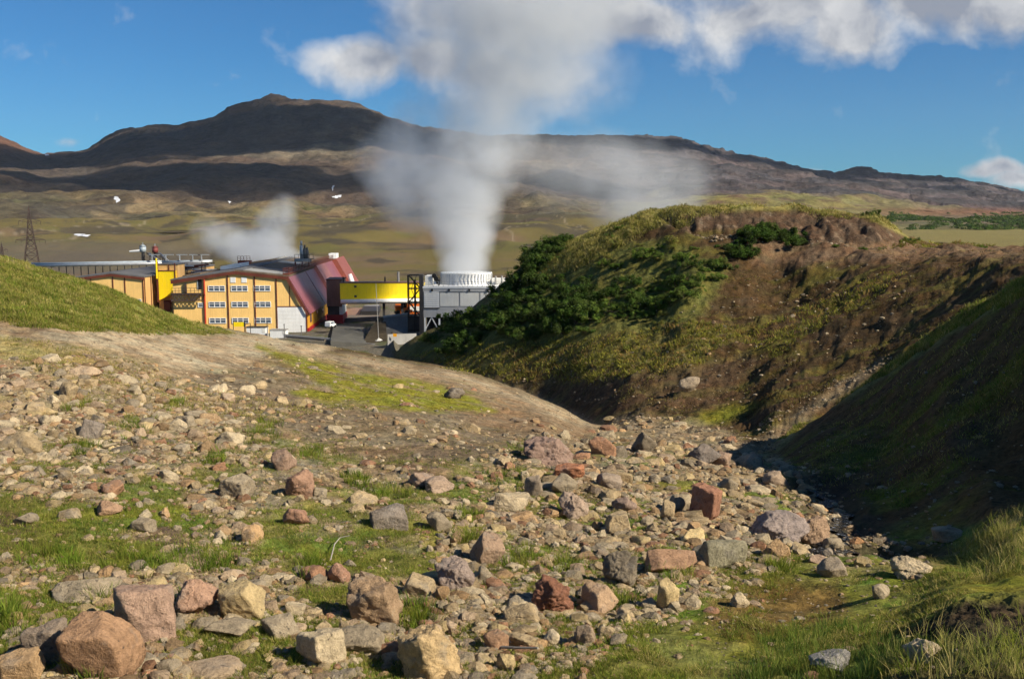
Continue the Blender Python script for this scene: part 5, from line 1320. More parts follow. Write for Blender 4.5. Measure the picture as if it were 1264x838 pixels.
# heap of white stones round the mast
_m = at(467.5, 420, 203); _r = np.random.default_rng(48); V = []; Fc = []; n0 = 0
for k in range(46):
    v, f = rock_shape(900 + k % 8, 2, .5, (1, .8, .75), .08); s_ = _r.uniform(.18, .42)
    d_ = _r.normal(0, .62, 2); V.append(v * s_ + np.array((_m.x + d_[0] * 1.3, _m.y + d_[1], _m.z - .55 + max(0, .9 - np.hypot(*d_)) * .9))); Fc.append(f + n0); n0 += len(v)
V = np.concatenate(V); o = link('stone_heap', np_mesh('stone_heap', V, np.concatenate(Fc), False, np.repeat(np.array(((.62, .6, .55),)), len(V), 0)), RUBBLE); tag(o, 'heap of whitish stones round the foot of the pale mast', 'stone heap', kind='stuff')

# ------------------------------------------------------------------ stream
t = NT('stream_water'); pos = t.geo(); n = t.noise(pos, 7.0, 4, .6); n2 = t.noise(pos, 22.0, 3, .6)
foam = t.mr(t.noise(pos, 9.0, 6, .75), .57, .65, 0, .8)
base = t.mix(foam, (.010, .011, .012, 1), (.6, .63, .68, 1))
WATER = t.finish(base, t.mr(foam, 0, 1, .06, .6), t.math('ADD', n, t.math('MULTIPLY', n2, .7)), 1.0, .12, spec=.6)
vv, ff = [], []; n = 0; wid = [.16, .22, .2, .36, .22, .15, .22, .17, .22, .12]
Lp = [Vector((p.x, p.y, 0)) for p in SP3]
path = []
for i in range(len(Lp) - 1):
    for k in range(8): path.append((Lp[i].lerp(Lp[i + 1], k / 8), wid[i] * (1 - k / 8) + wid[i + 1] * k / 8))
path.append((Lp[-1], wid[-1]))
V = []
for i, (p, w_) in enumerate(path):
    d_ = (path[min(i + 1, len(path) - 1)][0] - path[max(i - 1, 0)][0]).normalized(); s_ = Vector((-d_.y, d_.x, 0))
    z0 = h1(p.x, p.y); wv = w_ * (.75 + .45 * math.sin(i * .9) * math.cos(i * .37 + 1)); off = .16 * math.sin(i * .55) + .08 * math.sin(i * 1.7)
    for k in np.linspace(-1, 1, 7):
        q_ = p + s_ * (k * wv + off); V.append((q_.x, q_.y, z0 + .06))
V = np.array(V); zz = V[:, 2].reshape(-1, 7)
for _ in range(6): zz[1:-1] = (zz[:-2] + 2 * zz[1:-1] + zz[2:]) / 4
V[:, 2] = zz.ravel()
idx = np.arange(len(V)).reshape(-1, 7); fc_ = np.stack([idx[:-1, :-1], idx[1:, :-1], idx[1:, 1:], idx[:-1, 1:]], -1).reshape(-1, 4)
o = link('stream_water', np_mesh('stream_water', V, fc_, True), WATER); tag(o, 'shallow stream tumbling over stones at the foot of the shaded bank', kind='structure')
# ------------------------------------------------------------------ grass: blades in tufts, uncountable
def mat_leaf(name, trans=.35):
    t = NT(name); c = t.n('ShaderNodeVertexColor', layer_name='Col').outputs[0]
    n = t.noise(t.geo(), 1.3, 3); v = t.vmath('SCALE', c); t.put(v.inputs['Scale'], t.mr(n, .3, .7, .72, 1.28))
    d = t.n('ShaderNodeBsdfDiffuse'); t.put(d.inputs[0], v.outputs[0])
    tr = t.n('ShaderNodeBsdfTranslucent'); t.put(tr.inputs[0], v.outputs[0])
    m = t.n('ShaderNodeMixShader'); m.inputs[0].default_value = trans
    t.t.links.new(d.outputs[0], m.inputs[1]); t.t.links.new(tr.outputs[0], m.inputs[2]); t.t.links.new(m.outputs[0], t.out.inputs[0])
    return t.m
GRASS = mat_leaf('grass_blade'); LEAF = mat_leaf('leaf', .3)

def tufts(name, label, cat, pts, seed, blades, hgt, spread, width, cols, lean=.35, tip=1.35):
    r = np.random.default_rng(seed); n = len(pts); x0, y0 = pts[:, 0], pts[:, 1]
    sz = r.uniform(.6, 1.35, n)
    N = n * blades; ti = np.repeat(np.arange(n), blades)
    a = r.uniform(0, 6.283, N); rad = spread * np.sqrt(r.uniform(0, 1, N)) * sz[ti]
    bx = x0[ti] + np.cos(a) * rad; by = y0[ti] + np.sin(a) * rad
    e = spread * .8; z0 = height(x0, y0); gx = (height(x0 + e, y0) - z0) / e; gy = (height(x0, y0 + e) - z0) / e
    bz = z0[ti] + gx[ti] * (bx - x0[ti]) + gy[ti] * (by - y0[ti]) - .02
    H = hgt * sz[ti] * r.uniform(.55, 1.2, N)
    la = a + r.normal(0, .7, N); ln = lean * r.uniform(.3, 1.5, N)
    dx, dy = np.cos(la) * ln, np.sin(la) * ln
    w = width * r.uniform(.7, 1.3, N); wa = r.uniform(0, 3.1416, N); wx, wy = np.cos(wa) * w, np.sin(wa) * w
    V = np.zeros((N, 5, 3))
    for k, (f, ww) in enumerate(((0, 1), (0, -1), (.55, .75), (.55, -.75), (1, 0))):
        V[:, k, 0] = bx + dx * H * f ** 1.7 + wx * ww; V[:, k, 1] = by + dy * H * f ** 1.7 + wy * ww
        V[:, k, 2] = bz + H * f * (1 - .28 * f * np.minimum(ln, 1.2))
    i = np.arange(N)[:, None] * 5
    quads = i + np.array([[0, 1, 3, 2]]); tris = i + np.array([[2, 3, 4]])
    cc = np.array(cols)[r.integers(len(cols), size=n)][ti] * r.uniform(.75, 1.25, N)[:, None]
    C = np.repeat(cc[:, None], 5, 1); C[:, 4] *= tip; C[:, 2:4] *= 1.1
    o = link(name, np_mesh(name, V.reshape(-1, 3), [quads, tris], True, C.reshape(-1, 3)), GRASS)
    tag(o, label, cat, kind='stuff'); return o

def thin(p, fn):
    return p[fn(p)]
green = [(.125, .18, .022), (.155, .195, .027), (.19, .205, .03), (.22, .22, .05), (.09, .13, .02)]
olive = [(.20, .19, .038), (.24, .205, .055), (.165, .165, .035), (.32, .26, .09)]
straw = [(.42, .34, .13), (.36, .30, .10), (.29, .27, .08), (.24, .24, .06)]
# low grass of the rubble slope, where the soil is green
p = poly_pts(34000, [(-20, 560), (150, 540), (330, 530), (560, 560), (740, 590), (900, 610), (1010, 690), (940, 760), (860, 850), (-20, 850)], 401, 6, 40)
n_b = fbm(p[:, 0], p[:, 1], 3.2, 5, 85) + .15 * fbm(p[:, 0], p[:, 1], .7, 4, 87)
m2 = fbm(p[:, 0], p[:, 1], 2.4, 4, 91)
p = p[(n_b > .05) | (m2 > .11) | (np.random.default_rng(1).uniform(size=len(p)) < .06)]
tufts('grass', 'low green grass between the boulders', 'grass', p, 402, 12, .075, .10, .0035, green + green + olive, .6)
p = poly_pts(9000, [(-20, 470), (150, 450), (330, 490), (470, 505), (700, 540), (900, 545), (1000, 600), (1040, 660), (900, 740), (640, 838), (-20, 838)], 441, 6, 60)
tufts('sparse_herbs', 'sparse straw and olive herbs growing through the rubble', 'ground plants', p, 442, 8, .07, .12, .0045, olive + straw + green[:2], .8)
# lush tufts
def hits(px, py, y0=5, y1=160):
    x, y, ok = first_hit(px, py, y0, y1, 220); return x, y
def spots(lst, per, seed, sig=8):
    r = np.random.default_rng(seed); L = np.repeat(np.array(lst, float), per, 0)
    px = L[:, 0] + r.normal(0, 1, len(L)) * L[:, 2] * .6; py = L[:, 1] + r.normal(0, 1, len(L)) * L[:, 3] * .6
    x, y = hits(px, py); return np.stack([x, y, px, py], 1)
lush = [(155, 527, 26, 12), (95, 497, 18, 7), (215, 500, 14, 6), (322, 540, 16, 7), (270, 570, 14, 8), (385, 560, 20, 8), (100, 552, 14, 8), (330, 530, 10, 5), (630, 595, 24, 12), (585, 640, 16, 6), (480, 605, 30, 10), (440, 590, 18, 8), (645, 560, 16, 8), (60, 690, 40, 14), (180, 690, 50, 12), (130, 735, 14, 9), (250, 690, 30, 8), (380, 700, 14, 10), (575, 668, 12, 8), (520, 760, 16, 12), (700, 695, 16, 8), (830, 712, 14, 8), (960, 705, 10, 6), (760, 745, 16, 6), (640, 690, 18, 10), (10, 770, 10, 14), (110, 830, 20, 8), (240, 745, 8, 10)]
tufts('tall_grass', 'taller bright green grass tufts among the stones', 'grass', spots(lst=lush, per=20, seed=403), 404, 30, .20, .12, .005, green, .42, 1.5)
# grass bank in the lower right
p = poly_pts(6200, [(700, 845), (770, 780), (870, 745), (960, 780), (1060, 740), (1010, 700), (1110, 695), (1180, 672), (1290, 625), (1290, 735), (1180, 745), (1110, 790), (1130, 850)], 405, 4.5, 24)
nn = fbm(p[:, 0], p[:, 1], 1.3, 4, 411); p = p[nn > .06]
tufts('bank_grass', 'green grass and sedge on the near bank in the lower right', 'grass', p, 406, 18, .075, .11, .0032, green + olive + olive + straw[:2], .8, 1.4)
p = poly_pts(120, [(880, 850), (960, 775), (1060, 770), (1110, 800), (1080, 850)], 407, 4.5, 20)
tufts('sedge', 'long dark green sedge blades at the bottom edge right of centre', 'grass', p, 408, 24, .22, .12, .0035, [(.09, .15, .028), (.12, .17, .03), (.16, .18, .04)], .38, 1.5)
p = np.concatenate([poly_pts(150, [(1180, 672), (1290, 612), (1290, 700), (1190, 720)], 409, 4.5, 24), poly_pts(80, [(1100, 800), (1290, 770), (1290, 850), (1080, 850)], 410, 4, 20)])
tufts('seeding_grass', 'long straw tipped grass stalks on the bank at the right edge', 'grass', p, 412, 18, .22, .14, .003, green + straw + straw, .55, 1.6)
# left hill
p = poly_pts(9000, [(-60, 300), (0, 315), (130, 352), (262, 402), (290, 412), (215, 412), (100, 408), (0, 400), (-60, 392)], 413, 25, 60)
nh = fbm(p[:, 0], p[:, 1], 2.2, 4, 95); p = p[nh > -.25]
tufts('hill_grass', 'rough green and straw grass on the hill at left', 'grass', p, 414, 14, .125, .22, .011, olive + olive + green, .55, 1.5)
p = poly_pts(1800, [(0, 415), (110, 434), (300, 490), (470, 500), (330, 530), (120, 500), (0, 440)], 415, 15, 60)
tufts('dry_grass', 'sparse straw coloured grass on the gravel by the track', 'grass', p, 416, 10, .10, .14, .006, straw + olive, .6, 1.3)
p = poly_pts(900, [(-60, 300), (0, 315), (130, 352), (262, 402), (285, 410), (215, 410), (100, 404), (0, 396), (-60, 388)], 433, 25, 60)
tufts('hill_weeds', 'taller straw tipped weeds scattered over the hill at left', 'ground plants', p, 434, 16, .21, .18, .010, straw + [(.28, .26, .05)] + green, .5, 1.5)
p = poly_pts(3600, [(560, 460), (720, 430), (860, 400), (900, 330), (1130, 312), (1264, 312), (1264, 340), (1130, 420), (1000, 500), (900, 520), (800, 505), (700, 495)], 435, 38, 110)
p = p[fbm(p[:, 0], p[:, 1], 6, 4, 437) > .02]
tufts('dry_herbs', 'low brownish herbs scattered over the bare far slope', 'ground plants', p, 436, 9, .15, .26, .02, [(.10, .062, .028), (.14, .10, .042), (.07, .048, .022), (.13, .12, .03), (.20, .17, .05)], .9, 1.2)
p = poly_pts(700, [(960, 580), (1080, 480), (1264, 370), (1264, 520), (1090, 610)], 438, 15, 40)
tufts('bank_herbs', 'thin yellowish herbs scattered over the shaded bank', 'ground plants', p, 439, 8, .12, .14, .009, straw + olive, .8, 1.2)
# knoll: pale grass on the crest, yellow green ground plants on its lower flank
p = poly_pts(3000, [(640, 345), (700, 300), (760, 270), (850, 250), (960, 250), (1060, 258), (1130, 290), (1110, 288), (1060, 266), (960, 258), (860, 264), (800, 285), (750, 310), (680, 345)], 417, 60, 125)
tufts('crest_grass', 'pale yellow green grass along the crest of the knoll', 'grass', p, 418, 12, .27, .35, .022, straw + olive, .5, 1.3)
p = np.concatenate([poly_pts(1500, [(500, 435), (560, 430), (700, 420), (860, 400), (930, 400), (860, 455), (760, 470), (640, 470), (560, 460)], 419, 45, 120), poly_pts(380, [(900, 420), (1100, 330), (1120, 345), (960, 440)], 420, 42, 90), poly_pts(260, [(1100, 296), (1264, 296), (1264, 306), (1140, 304)], 424, 60, 140)])
tufts('flank_herbs', 'yellow green herbs on the lower flank of the knoll', 'ground plants', p, 421, 10, .26, .3, .03, [(.26, .24, .04), (.19, .185, .04), (.15, .15, .035), (.27, .18, .06)], .7, 1.2)
p = poly_pts(2200, [(955, 552), (1000, 508), (1080, 453), (1180, 389), (1290, 322), (1290, 346), (1185, 404), (1090, 466), (1003, 522)], 422, 16, 44)
tufts('bank_edge_grass', 'pale grass along the edge of the shaded bank', 'grass', p, 423, 12, .16, .14, .008, straw + green, .5, 1.3)
p = poly_pts(1500, [(960, 580), (1080, 480), (1264, 370), (1264, 560), (1110, 630)], 425, 15, 40)
p = p[fbm(p[:, 0] * .5 - p[:, 1] * .1, p[:, 0] * .1 + p[:, 1] * 1.7, 3.0, 4, 97) > .02]
tufts('bank_moss_grass', 'thin dark grass streaks running down the shaded bank', 'grass', p, 426, 10, .10, .16, .007, green, .6, 1.2)
p = poly_pts(1000, [(318, 430), (430, 460), (520, 474), (605, 505), (470, 505), (380, 482)], 427, 25, 70)
tufts('spur_moss', 'short bright yellow green moss and grass on the bare spur', 'moss', p, 428, 9, .05, .2, .012, [(.18, .175, .026), (.15, .15, .026), (.23, .20, .045), (.16, .12, .04)], .9, 1.1)

# ------------------------------------------------------------------ shrubs on the knoll: one object each
def shrub_mesh(seed, cols, leaves=2600, lobes=13, leaf=.058):
    r = np.random.default_rng(seed); V = []; C = []
    lc = np.stack([r.normal(0, .52, lobes), r.normal(0, .52, lobes), r.uniform(.08, .62, lobes) * r.uniform(.5, 1.3, lobes)], 1); lr = r.uniform(.14, .40, lobes)
    li = r.integers(lobes, size=leaves); d = r.normal(size=(leaves, 3)); d /= np.linalg.norm(d, axis=1, keepdims=True)
    rr = lr[li] * (r.uniform(.2, 1.12, leaves) ** .6) * (1 + .5 * noise3(d * 2.6 + seed, 3))
    P = lc[li] + d * rr[:, None]; P[:, 2] = np.maximum(P[:, 2], -.05)
    n = d + r.normal(0, .55, (leaves, 3)); n[:, 2] += .35; n /= np.linalg.norm(n, axis=1, keepdims=True)
    a = np.cross(n, r.normal(size=(leaves, 3))); a /= np.linalg.norm(a, axis=1, keepdims=True); b = np.cross(n, a)
    s = leaf * r.uniform(.6, 1.4, leaves)[:, None]
    V = np.stack([P - a * s, P + b * s * .55 + n * s * .15, P + a * s, P - b * s * .55 + n * s * .15], 1)
    cl = np.array(cols)[r.integers(len(cols), size=lobes)][li] * r.uniform(.7, 1.35, leaves)[:, None]
    C = np.repeat(cl[:, None], 4, 1)
    f = np.arange(leaves * 4).reshape(-1, 4)
    # stems
    me = np_mesh('shrub_leaves', V.reshape(-1, 3), f, False, C.reshape(-1, 3)); me.materials.append(LEAF)
    b_ = MB()
    for k in range(lobes):
        b_.tube((lc[k][0] * .15, lc[k][1] * .15, -.15), tuple(lc[k]), .03, 5, .012, cap=False)
    bmesh.ops.recalc_face_normals(b_.bm, faces=b_.bm.faces); ms = bpy.data.meshes.new('stem'); b_.bm.to_mesh(ms); b_.bm.free(); ms.materials.append(BARK)
    return me, ms
BARK = mat_paint('shrub_bark', (.10, .075, .05), 0, .3, rough=.95, spec=.05)
dkg = [(.055, .10, .02), (.075, .125, .026), (.095, .14, .03), (.055, .080, .022)]
mdg = [(.12, .19, .035), (.15, .21, .04), (.12, .155, .04)]
ylg = [(.20, .20, .045), (.16, .18, .04), (.25, .22, .06)]
SH = {'dark': [shrub_mesh(500 + i, dkg) for i in range(5)], 'mid': [shrub_mesh(520 + i, mdg) for i in range(4)], 'yellow': [shrub_mesh(540 + i, ylg, 900) for i in range(3)]}
def shrub(px, py, wpx, kind, label, seed, flat=1.0):
    r = np.random.default_rng(seed); gx, gy = hits(np.array([px], float), np.array([py], float), 40, 150); g = Vector((float(gx[0]), float(gy[0]), h1(gx[0], gy[0]))); me, ms = SH[kind][r.integers(len(SH[kind]))]
    s = wpx * .82 * g.y / F / 1.75
    o = empty('shrub', g, r.uniform(0, 6.28)); tag(o, label, 'shrub', 'shrubs growing on the knoll')
    o.scale = (s * r.uniform(.9, 1.15), s * r.uniform(.9, 1.15), s * flat * r.uniform(.55, 1.15))
    a = bpy.data.objects.new('foliage', me); COL.objects.link(a); a.parent = o
    b = bpy.data.objects.new('stem', ms); COL.objects.link(b); b.parent = o
    return o
DKL = 'dark green leafy shrub in the thicket covering the left flank of the knoll'
MDL = 'fresh green leafy shrub catching the sun in the thicket on the knoll'
CRL = 'dense dark shrub in the clump on the left crest of the knoll'
YLL = 'yellow green shrub at the edge of the thicket on the knoll'
def put(poly, n, kind, label, wr, seed):
    r = np.random.default_rng(seed); p = poly_pts(n, poly, seed, 55, 130)
    for i in range(n): shrub(p[i, 2], p[i, 3], r.uniform(*wr), kind, label, seed * 100 + i)
put([(648, 335), (672, 300), (705, 275), (735, 266), (745, 274), (700, 300), (660, 342)], 48, 'dark', CRL, (20, 38), 601)
put([(498, 428), (540, 410), (600, 380), (635, 345), (665, 345), (720, 360), (760, 370), (700, 412), (640, 418), (560, 440)], 84, 'dark', DKL, (20, 42), 602)
put([(640, 360), (720, 340), (790, 330), (850, 320), (900, 320), (890, 350), (820, 380), (740, 390), (660, 400)], 30, 'dark', DKL, (18, 36), 603)
put([(620, 390), (680, 370), (760, 360), (840, 340), (900, 318), (890, 345), (800, 385), (700, 405), (600, 420)], 44, 'mid', MDL, (12, 28), 604)
put([(880, 310), (930, 290), (985, 286), (1000, 296), (960, 304), (910, 318)], 24, 'dark', 'dark green shrub in the row below the bare cut of the knoll', (22, 38), 605)
put([(740, 330), (800, 290), (860, 300), (880, 320), (800, 330)], 12, 'mid', MDL, (14, 28), 606)
put([(700, 330), (760, 300), (830, 295), (870, 300), (800, 330), (720, 345)], 9, 'yellow', YLL, (12, 22), 607)
put([(600, 430), (760, 410), (850, 380), (870, 400), (760, 430), (640, 440)], 10, 'yellow', YLL, (10, 18), 608)
put([(600, 385), (660, 350), (760, 335), (860, 325), (905, 318), (890, 360), (800, 395), (700, 415), (600, 428), (540, 425)], 46, 'dark', DKL, (12, 30), 610)
put([(520, 430), (600, 400), (700, 380), (800, 370), (860, 360), (800, 395), (700, 418), (600, 432)], 24, 'mid', MDL, (10, 22), 611)
put([(680, 300), (730, 275), (800, 268), (790, 285), (720, 310), (660, 340)], 8, 'mid', 'fresh green shrub high on the grassy shoulder of the knoll', (10, 20), 612)
shrub(810, 348, 24, 'yellow', 'round yellow green shrub standing alone in the middle of the thicket', 9001)
shrub(845, 372, 40, 'mid', 'bright green shrub at the right edge of the thicket above the bare earth', 9002)
shrub(830, 300, 30, 'yellow', 'orange tinged straw shrub just below the bare cut', 9003)
for i, (px, w_) in enumerate(((1076, 22), (1088, 28), (1098, 20))): shrub(px, 268 + i * 2, w_, 'dark', 'dark bush behind the right shoulder of the knoll crest', 9010 + i)
for i, (px, py, w_) in enumerate(((1118, 297, 16), (1130, 300, 18), (1142, 301, 14), (1180, 305, 12), (1210, 306, 14), (1240, 308, 14), (1065, 306, 14), (1090, 305, 14), (1030, 305, 10))): shrub(px, py, w_, 'yellow' if i % 2 else 'mid', 'low yellowish bush along the rim right of the bare cut' if i % 2 else 'low green bush along the rim right of the bare cut', 9020 + i)
for i, (px, py) in enumerate(((965, 370), (935, 395), (1000, 350), (880, 425), (1060, 420), (1095, 415), (960, 470), (1010, 460), (1040, 440))): shrub(px, py, 9, 'yellow', 'small yellowish plant clinging to the dark far slope', 9040 + i, .7)

# stake on the knoll crest
g = hit(1016, 255, 60, 130); o = empty('survey_stake', g); tag(o, 'thin dark stake standing upright on the crest of the knoll', 'stake')
b = MB(); b.tube((0, 0, -.2), (.02, 0, .62), .075, 6, .06); b.build('shaft', M['black'], o)
b = MB(); b.box(-.1, .1, -.06, .06, .62, .72); b.build('cap', M['lattice'], o)
# dry bush on the crest
shrub(1052, 254, 10, 'yellow', 'small leafless brown bush on the crest right of the stake', 9070)
# bleached dead branch
def branch(name, label, pix, rad):
    b = MB(); pp_ = [hit(*p) for p in pix]
    for i, (a, c) in enumerate(zip(pp_[:-1], pp_[1:])):
        b.tube(a + Vector((0, 0, .05 + .05 * i)), c + Vector((0, 0, .05 + .05 * (i + 1))), rad * (1 - .15 * i), 6, rad * (1 - .15 * (i + 1)))
    o = b.build(name, mat_paint('bleached_wood', (.36, .32, .26), 0, .3, rough=.9, spec=.1)); tag(o, label, 'branch')
branch('dead_branch', 'bleached dead branch lying over the moss above the small reddish boulder', [(408, 695), (413, 680), (420, 675), (432, 676)], .012)
branch('dead_stick', 'grey stick lying on the ground right of the yellow tan pitted boulder', [(608, 804), (635, 810), (664, 816)], .02)
# far wood on the plain at right
def wood():
    r = np.random.default_rng(88)
    nz = fbm(_mpx, _mpy * 3.0, 34, 4, 5)
    ok = (_mpx > 1085) & (_mpx < 1420) & (_mpy > 263) & (_mpy < 286) & (_my < 2300) & (nz > .0 - .25 * sstep(1100, 1250, _mpx))
    ii = np.flatnonzero(ok.ravel()); ii = r.choice(ii, min(len(ii), 1100), replace=False); n = len(ii)
    c0 = np.stack([_mx.ravel()[ii], _my.ravel()[ii] + r.uniform(-4, 4, n), _mz.ravel()[ii]], 1)
    leaves = 36; N = n * leaves; ti = np.repeat(np.arange(n), leaves); R_ = r.uniform(2.5, 6.0, n)
    d = r.normal(size=(N, 3)); d /= np.linalg.norm(d, axis=1, keepdims=True); d[:, 2] = np.abs(d[:, 2])
    c = c0[ti] + d * (R_[ti] * r.uniform(.6, 1, N))[:, None] * np.array((1.5, 1.5, 1.0))
    a = np.cross(d, r.normal(size=(N, 3))); a /= np.linalg.norm(a, axis=1, keepdims=True); b = np.cross(d, a); s = r.uniform(.7, 1.6, N)[:, None]
    V = np.stack([c - a * s, c + b * s * .7, c + a * s, c - b * s * .7], 1)
    col = np.array(dkg)[r.integers(4, size=n)][ti] * r.uniform(.6, 1.2, N)[:, None]
    o = link('distant_wood', np_mesh('distant_wood', V.reshape(-1, 3), np.arange(N * 4).reshape(-1, 4), False, np.repeat(col[:, None], 4, 1).reshape(-1, 3)), LEAF)
    tag(o, 'dark green far-off scrub wood on the plain at right', 'wood', kind='stuff')
wood()
# ------------------------------------------------------------------ steam: real volumes with soft noise
def steam(name, label, blobs, dens, thr, nscale, namp, vox, seed, col=(.93, .95, .98), aniso=.25):
    """blobs: (px, py, depth, rx, ry, weight) radii in picture pixels at that depth"""
    bl = []
    for (px, py, Y, rx, ry, w_) in blobs:
        c = at(px, py, Y); k = Y / F; bl.append((c, Vector((rx * k, (rx * .8 + ry * .2) * k, ry * k)), w_))
    bm = bmesh.new()
    for c, rd, w_ in bl:
        mt = Matrix.Translation(c) @ Matrix.Diagonal((*(rd * (1.0)), 1))
        bmesh.ops.create_icosphere(bm, subdivisions=3, radius=1.0, matrix=mt)
    me = bpy.data.meshes.new(name); bm.to_mesh(me); bm.free()
    tmp = link(name, me); md = tmp.modifiers.new('m', 'REMESH'); md.mode = 'VOXEL'; md.voxel_size = vox
    dg = bpy.context.evaluated_depsgraph_get(); me2 = bpy.data.meshes.new_from_object(tmp.evaluated_get(dg)); bpy.data.objects.remove(tmp)
    me2.name = name
    t = NT(name); pos = t.geo(); acc = None
    n = t.noise(pos, nscale, 6, .6)
    wn = t.n('ShaderNodeTexNoise'); wn.inputs['Scale'].default_value = nscale * .6; wn.inputs['Detail'].default_value = 2; t.t.links.new(pos, wn.inputs['Vector'])
    wv = t.vmath('SUBTRACT', wn.outputs['Color'], (.5, .5, .5)); ws = t.vmath('SCALE', wv.outputs[0]); ws.inputs['Scale'].default_value = 1.6 / nscale * .18
    ps = t.vmath('ADD', pos, ws.outputs[0]).outputs[0]
    for c, rd, w_ in bl:
        v = t.vmath('SUBTRACT', ps, tuple(c)); v = t.vmath('MULTIPLY', v.outputs[0], (1 / rd.x, 1 / rd.y, 1 / rd.z))
        l = t.vmath('DOT_PRODUCT', v.outputs[0], v.outputs[0]); 
        t.t.links.new(v.outputs[0], l.inputs[1])
        k = t.math('MULTIPLY', t.math('MAXIMUM', t.math('SUBTRACT', 1.0, l.outputs['Value']), 0), w_)
        acc = k if acc is None else t.math('ADD', acc, k)
    f = t.math('ADD', t.math('SUBTRACT', acc, thr), t.math('MULTIPLY', t.math('SUBTRACT', n, .5), t.math('MULTIPLY', t.math('MINIMUM', acc, 1.0), namp)))
    f = t.math('MINIMUM', t.math('MAXIMUM', f, 0), 1.2)
    pv = t.n('ShaderNodeVolumePrincipled'); pv.inputs['Color'].default_value = (*col, 1); pv.inputs['Anisotropy'].default_value = aniso
    t.put(pv.inputs['Density'], t.math('MULTIPLY', f, dens)); t.t.links.new(pv.outputs[0], t.out.inputs['Volume'])
    o = link(name, me2, t.m); tag(o, label, 'steam'); return o
TY = 221
steam('steam_plume', 'tall white steam column rising from the round fan stack into a broad grey cloud', [
    (574, 330, TY, 38, 24, 1.5), (573, 300, TY, 45, 42, 1.3), (572, 262, TY, 56, 52, .98), (580, 212, TY, 70, 60, .78), (598, 160, TY, 74, 62, .62), (622, 110, TY, 90, 66, .48), (645, 55, TY, 120, 70, .40), (650, 0, TY, 180, 70, .36), (660, -55, TY, 240, 90, .34),
    (518, 238, TY + 4, 72, 62, .66), (488, 200, TY + 5, 64, 56, .58), (520, 150, TY + 4, 60, 50, .42), (715, 95, TY + 6, 110, 90, .26), (520, 60, TY + 3, 95, 60, .30), (660, 200, TY + 5, 50, 60, .32)],
    .15, .13, .17, 2.7, 1.3, 1, (.95, .965, .985))
steam('steam_drift', 'thin steam drifting low behind the crest of the knoll', [
    (795, 228, 190, 84, 62, .8), (735, 214, 192, 74, 62, .55), (690, 210, 196, 66, 64, .5), (845, 226, 190, 52, 50, .5), (800, 270, 190, 86, 40, .8), (770, 185, 191, 60, 40, .4)],
    .06, .12, .15, 2.2, 1.6, 2, (.95, .965, .985))
steam('steam_puff', 'smaller white steam puff rising behind the roof of the ochre hall', [
    (318, 306, 300, 54, 26, 1.1), (340, 280, 300, 34, 34, .8), (352, 256, 300, 22, 24, .6), (285, 298, 300, 40, 28, .7), (256, 286, 300, 30, 28, .5), (330, 320, 300, 54, 20, 1.0), (368, 322, 300, 28, 14, .6)],
    .13, .15, .25, 2.6, 1.1, 3, (.95, .965, .985))

# ------------------------------------------------------------------ fair-weather clouds high over the left mountain (they shade its slopes)
def cumulus(name, label, cpos, size, seed, dens=.02):
    r = np.random.default_rng(seed); bm = bmesh.new()
    for i in range(16):
        o = Vector((r.normal(0, .42) * size[0], r.normal(0, .42) * size[1], abs(r.normal(0, .25)) * size[2])); s = r.uniform(.25, .45)
        bmesh.ops.create_icosphere(bm, subdivisions=3, radius=1.0, matrix=Matrix.Translation(Vector(cpos) + o) @ Matrix.Diagonal((size[0] * s, size[1] * s, size[2] * s * 1.2, 1)))
    me = bpy.data.meshes.new(name); bm.to_mesh(me); bm.free(); tmp = link(name, me); md = tmp.modifiers.new('m', 'REMESH'); md.mode = 'VOXEL'; md.voxel_size = min(size) * .12
    dg = bpy.context.evaluated_depsgraph_get(); me2 = bpy.data.meshes.new_from_object(tmp.evaluated_get(dg)); bpy.data.objects.remove(tmp)
    v = np.zeros(len(me2.vertices) * 3, np.float32); me2.vertices.foreach_get('co', v); v = v.reshape(-1, 3)
    d = np.stack([noise3(v / 160 + 5.5 * k, 3 + k) for k in range(3)], 1) * 60 + np.stack([noise3(v / 55 + 9.5 * k, 13 + k) for k in range(3)], 1) * 22
    me2.vertices.foreach_set('co', (v + d).astype(np.float32).ravel())
    t = NT(name); pv = t.n('ShaderNodeVolumePrincipled'); pv.inputs['Color'].default_value = (.97, .97, .98, 1); pv.inputs['Density'].default_value = dens; t.t.links.new(pv.outputs[0], t.out.inputs['Volume'])
    o = link(name, me2, t.m); tag(o, label, 'cloud'); return o
SUN_AZ, SUN_EL = math.radians(119), math.radians(36)
_sd = Vector((math.sin(SUN_AZ) * math.cos(SUN_EL), math.cos(SUN_AZ) * math.cos(SUN_EL), math.sin(SUN_EL)))
def over(px, py, Y, alt):
    p = at(px, py, Y); return p + _sd * ((alt - p.z) / _sd.z)
cumulus('cloud', 'broad cumulus drifting high overhead to the right of the valley', over(260, 150, 3500, 1500), (1500, 520, 140), 1)
cumulus('cloud', 'long low cumulus drifting high overhead nearer the viewer', over(150, 216, 2560, 1350), (1150, 470, 110), 2)
cumulus('cloud', 'unseen cumulus added to shade the upper right-hand range', over(1080, 200, 3800, 1450), (1200, 260, 110), 3)  # out-of-frame cloud added so its shadow darkens the right-hand range
# ------------------------------------------------------------------ air between the camera and the mountains
b = MB(); b.box(-7500, 7500, -60, 6200, -60, 640)
t = NT('haze_air'); pv = t.n('ShaderNodeVolumePrincipled'); pv.inputs['Color'].default_value = (.80, .88, 1.0, 1); pv.inputs['Density'].default_value = .00002; pv.inputs['Anisotropy'].default_value = .1
t.t.links.new(pv.outputs[0], t.out.inputs['Volume'])
o = b.build('haze', t.m); tag(o, kind='stuff')
